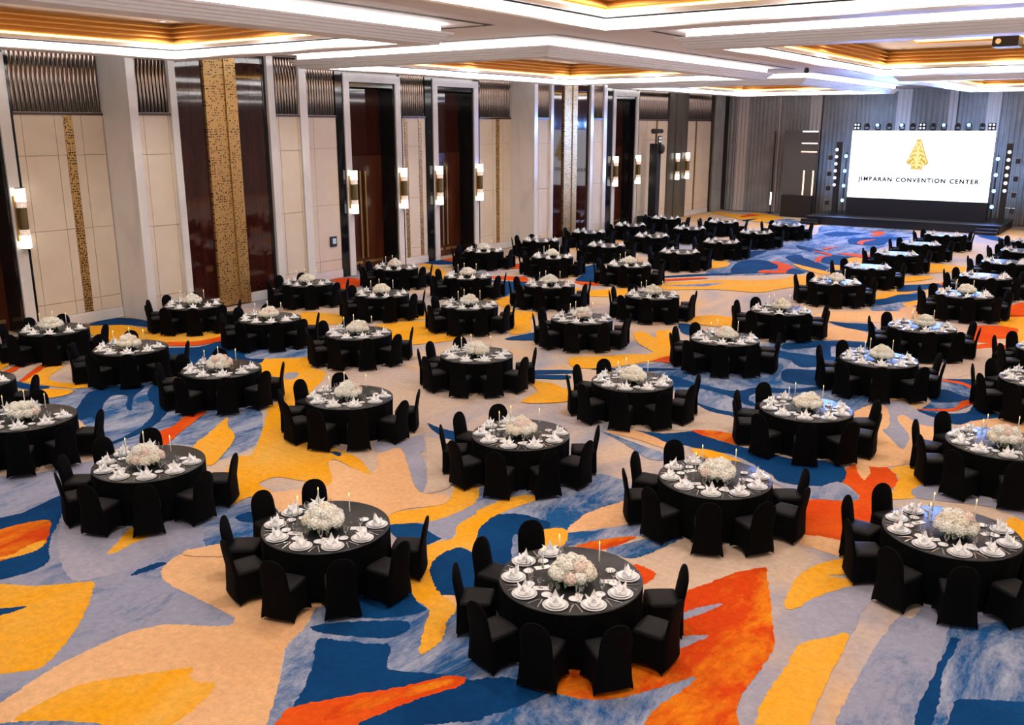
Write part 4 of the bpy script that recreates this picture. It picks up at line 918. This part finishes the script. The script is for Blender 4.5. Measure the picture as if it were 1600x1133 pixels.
SEATS = [(144, 'first', 'wall'), (180, 'second', 'wall'), (216, 'third', 'wall'), (252, 'fourth', 'wall'), (288, 'fourth', 'far'), (324, 'third', 'far'), (0, 'second', 'far'), (36, 'first', 'far')]
far_chairs, far_plates, far_napkins, far_glass, far_charger = MB(), MB(), MB(), MB(), MB()
def bake(dst, me, mtx):
    o = len(dst.v); dst.v += [tuple(mtx @ v.co) for v in me.vertices]
    for p in me.polygons: dst.f.append(tuple(i + o for i in p.vertices)); dst.mi.append(0)
CHAIR_TABLES = 39
nch = npl = 0
rnd = random.Random(11)
for ti, (depth, tx, ty, col, row) in enumerate(TABLES):
    where = f'wall column {words[col]}, stage row {words[row]}'
    grp_sfx = f'{where}'
    has_flowers = ty < 37
    t = empty('banquet_table', (tx, ty, 0), rnd.uniform(0, 6.28))
    tag(t, f'round black-draped banquet table ' + ('with cream flower centrepiece' if has_flowers else 'without flowers') + f' in {where}', 'table', 'round banquet tables')
    link('tabletop', ME_TOP, t); link('table_skirt', ME_SKIRT, t)
    near = ti < CHAIR_TABLES
    for (ang, nth, side) in SEATS:
        a = math.radians(ang + rnd.uniform(-2.5, 2.5)); rr = 1.205 + rnd.uniform(0, .045)
        cx_, cy_ = tx + rr * math.cos(a), ty + rr * math.sin(a); rz = a + PI / 2 + math.radians(rnd.uniform(-5, 5))
        u, v, _ = to_px((cx_, cy_, .6))
        vis = -60 < u < 1660 and v < 1180
        tail = f'{nth} from gap, {side} side, table at {where}'
        if vis:
            if near and nch < 300:
                nch += 1
                c = empty('banquet_chair', (cx_, cy_, 0), rz)
                tag(c, 'black chair ' + tail, 'chair', 'covered chairs round the banquet tables')
                link('backrest', ME_BACK, c); link('seat', ME_SEAT, c); link('cover_skirt', ME_CSK, c)
            else:
                mtx = Matrix.Translation((cx_, cy_, 0)) @ Matrix.Rotation(rz, 4, 'Z')
                for me in (ME_BACK, ME_SEAT, ME_CSK): bake(far_chairs, me, mtx)
        # place setting
        a2 = math.radians(ang); ca, sa = math.cos(a2), math.sin(a2)
        def P_(r_, off): return (tx + r_ * ca - off * sa, ty + r_ * sa + off * ca)
        px_, py_ = P_(.755 + rnd.uniform(-.012, .012), rnd.uniform(-.02, .02))
        u, v, _ = to_px((px_, py_, .77))
        if not (-30 < u < 1630): continue
        rn = a2 + PI / 2 + rnd.uniform(-.5, .5)
        if npl < 300 and near:
            npl += 1
            o = link('charger_plate', ME_CHARGER, None, (px_, py_, .762)); tag(o, 'grey charger plate ' + tail, 'plate', 'charger plates')
            o = link('dinner_plate', ME_PLATE, None, (px_, py_, .767)); tag(o, 'white dinner plate ' + tail, 'plate', 'dinner plates')
            o = link('napkin', ME_NAPKIN, None, (px_, py_, .7785), rn); tag(o, 'white folded napkin ' + tail, 'napkin', 'folded napkins on the plates')
            gx_, gy_ = P_(.55 + rnd.uniform(-.01, .01), -.13 + rnd.uniform(-.01, .01))
            o = link('water_goblet', ME_GOBLET, None, (gx_, gy_, .762)); tag(o, 'clear water goblet ' + tail, 'glass', 'water goblets')
        else:
            T_ = Matrix.Translation((px_, py_, .762)); bake(far_charger, ME_CHARGER, T_)
            bake(far_plates, ME_PLATE, Matrix.Translation((px_, py_, .767)))
            bake(far_napkins, ME_NAPKIN, Matrix.Translation((px_, py_, .7785)) @ Matrix.Rotation(rn, 4, 'Z'))
            gx_, gy_ = P_(.54, -.12); bake(far_glass, ME_GOBLET, Matrix.Translation((gx_, gy_, .762)))
        if ti < 20:
            gx_, gy_ = P_(.49 + rnd.uniform(-.01, .01), -.03 + rnd.uniform(-.01, .01))
            o = link('wine_glass', ME_WINE, None, (gx_, gy_, .762)); tag(o, 'small wine glass ' + tail, 'glass', 'wine glasses')
            x_, y_ = P_(.545, .18); o = link('side_plate', ME_SIDE, None, (x_, y_, .762)); tag(o, 'small side plate ' + tail, 'plate', 'side plates')
            for off, me, nm in ((.205, ME_FORK, 'fork'), (-.205, ME_KNIFE, 'knife')):
                x_, y_ = P_(.77, off * .98); o = link(nm, me, None, (x_, y_, .762), a2 + PI / 2); tag(o, f'steel {nm} ' + tail, nm, nm + 's beside the plates' if nm == 'fork' else 'knives beside the plates')
    if has_flowers:
        fx, fy = tx + .07, ty - .09
        f = empty('flower_centrepiece', (fx, fy, .762), rnd.uniform(0, 6))
        tag(f, f'low dome of cream hydrangea blooms on table at {where}', 'flowers', 'flower centrepieces')
        link('bowl', ME_BOWL, f); link('foliage', ME_LEAF, f)
        pts = [(0, 0, .30)] + [(.125 * math.cos(k * 2 * PI / 5), .125 * math.sin(k * 2 * PI / 5), .255) for k in range(5)] + [(.215 * math.cos(k * 2 * PI / 9 + .3), .215 * math.sin(k * 2 * PI / 9 + .3), .16) for k in range(9)]
        blush = rnd.random()
        for p in pts:
            k = rnd.random(); me = ME_BLOOMS[2] if (k < .22 and blush < .7) else ME_BLOOMS[1] if k > (.45 if blush < .8 else .2) else ME_BLOOMS[0]
            b_ = link('bloom', me, f, (p[0] + rnd.uniform(-.015, .015), p[1] + rnd.uniform(-.015, .015), p[2] + rnd.uniform(-.02, .02)), rnd.uniform(0, 6)); s = rnd.uniform(.95, 1.2); b_.scale = (s, s, s * .95)
        for (dx, dy, nm) in ((-.30, .15, 'wall side of'), (-.27, -.28, 'rear side of'), (.24, .27, 'stage side of')):
            dx += rnd.uniform(-.03, .03); dy += rnd.uniform(-.03, .03)
            c = empty('taper_candle', (tx + dx, ty + dy, .762)); tag(c, f'lit thin taper candle {nm} flowers, table at {where}', 'candle', 'taper candles')
            link('candle_holder', ME_CSTICK, c); link('taper', ME_TAPER, c); link('flame', ME_FLAME, c)
        if ti < 26:
            for (dx, dy, rz, nm) in ((-.46, .03, .9, 'wall side'), (-.16, -.46, .5, 'rear wall side'), (.36, -.40, 2.0, 'rear far side'), (.46, .20, .6, 'far side')):
                c = link('menu_card', ME_CARD, None, (tx + dx, ty + dy, .762), rz + rnd.uniform(-.2, .2)); tag(c, f'white menu card {nm} of flowers, table at {where}', 'card', 'menu cards')
                link('card_print', ME_PRINT, c)
for mb, nm, m, lb, ct in ((far_chairs, 'banquet_chair_rows', 'chair', 'black covered chairs round the distant tables towards the stage', 'chairs'), (far_plates, 'dinner_plates', 'china', 'white dinner plates set on the distant tables', 'plates'),
                      (far_charger, 'charger_plates', 'charger', 'grey charger plates set on the distant tables', 'plates'), (far_napkins, 'napkins', 'linen', 'white folded napkins standing on the distant tables', 'napkins'), (far_glass, 'water_goblets', 'glass', 'clear goblets standing on the distant tables', 'glasses')):
    if mb.v: tag(mb.obj(nm, m, None, smooth=nm != 'napkins'), lb, ct, kind='stuff')
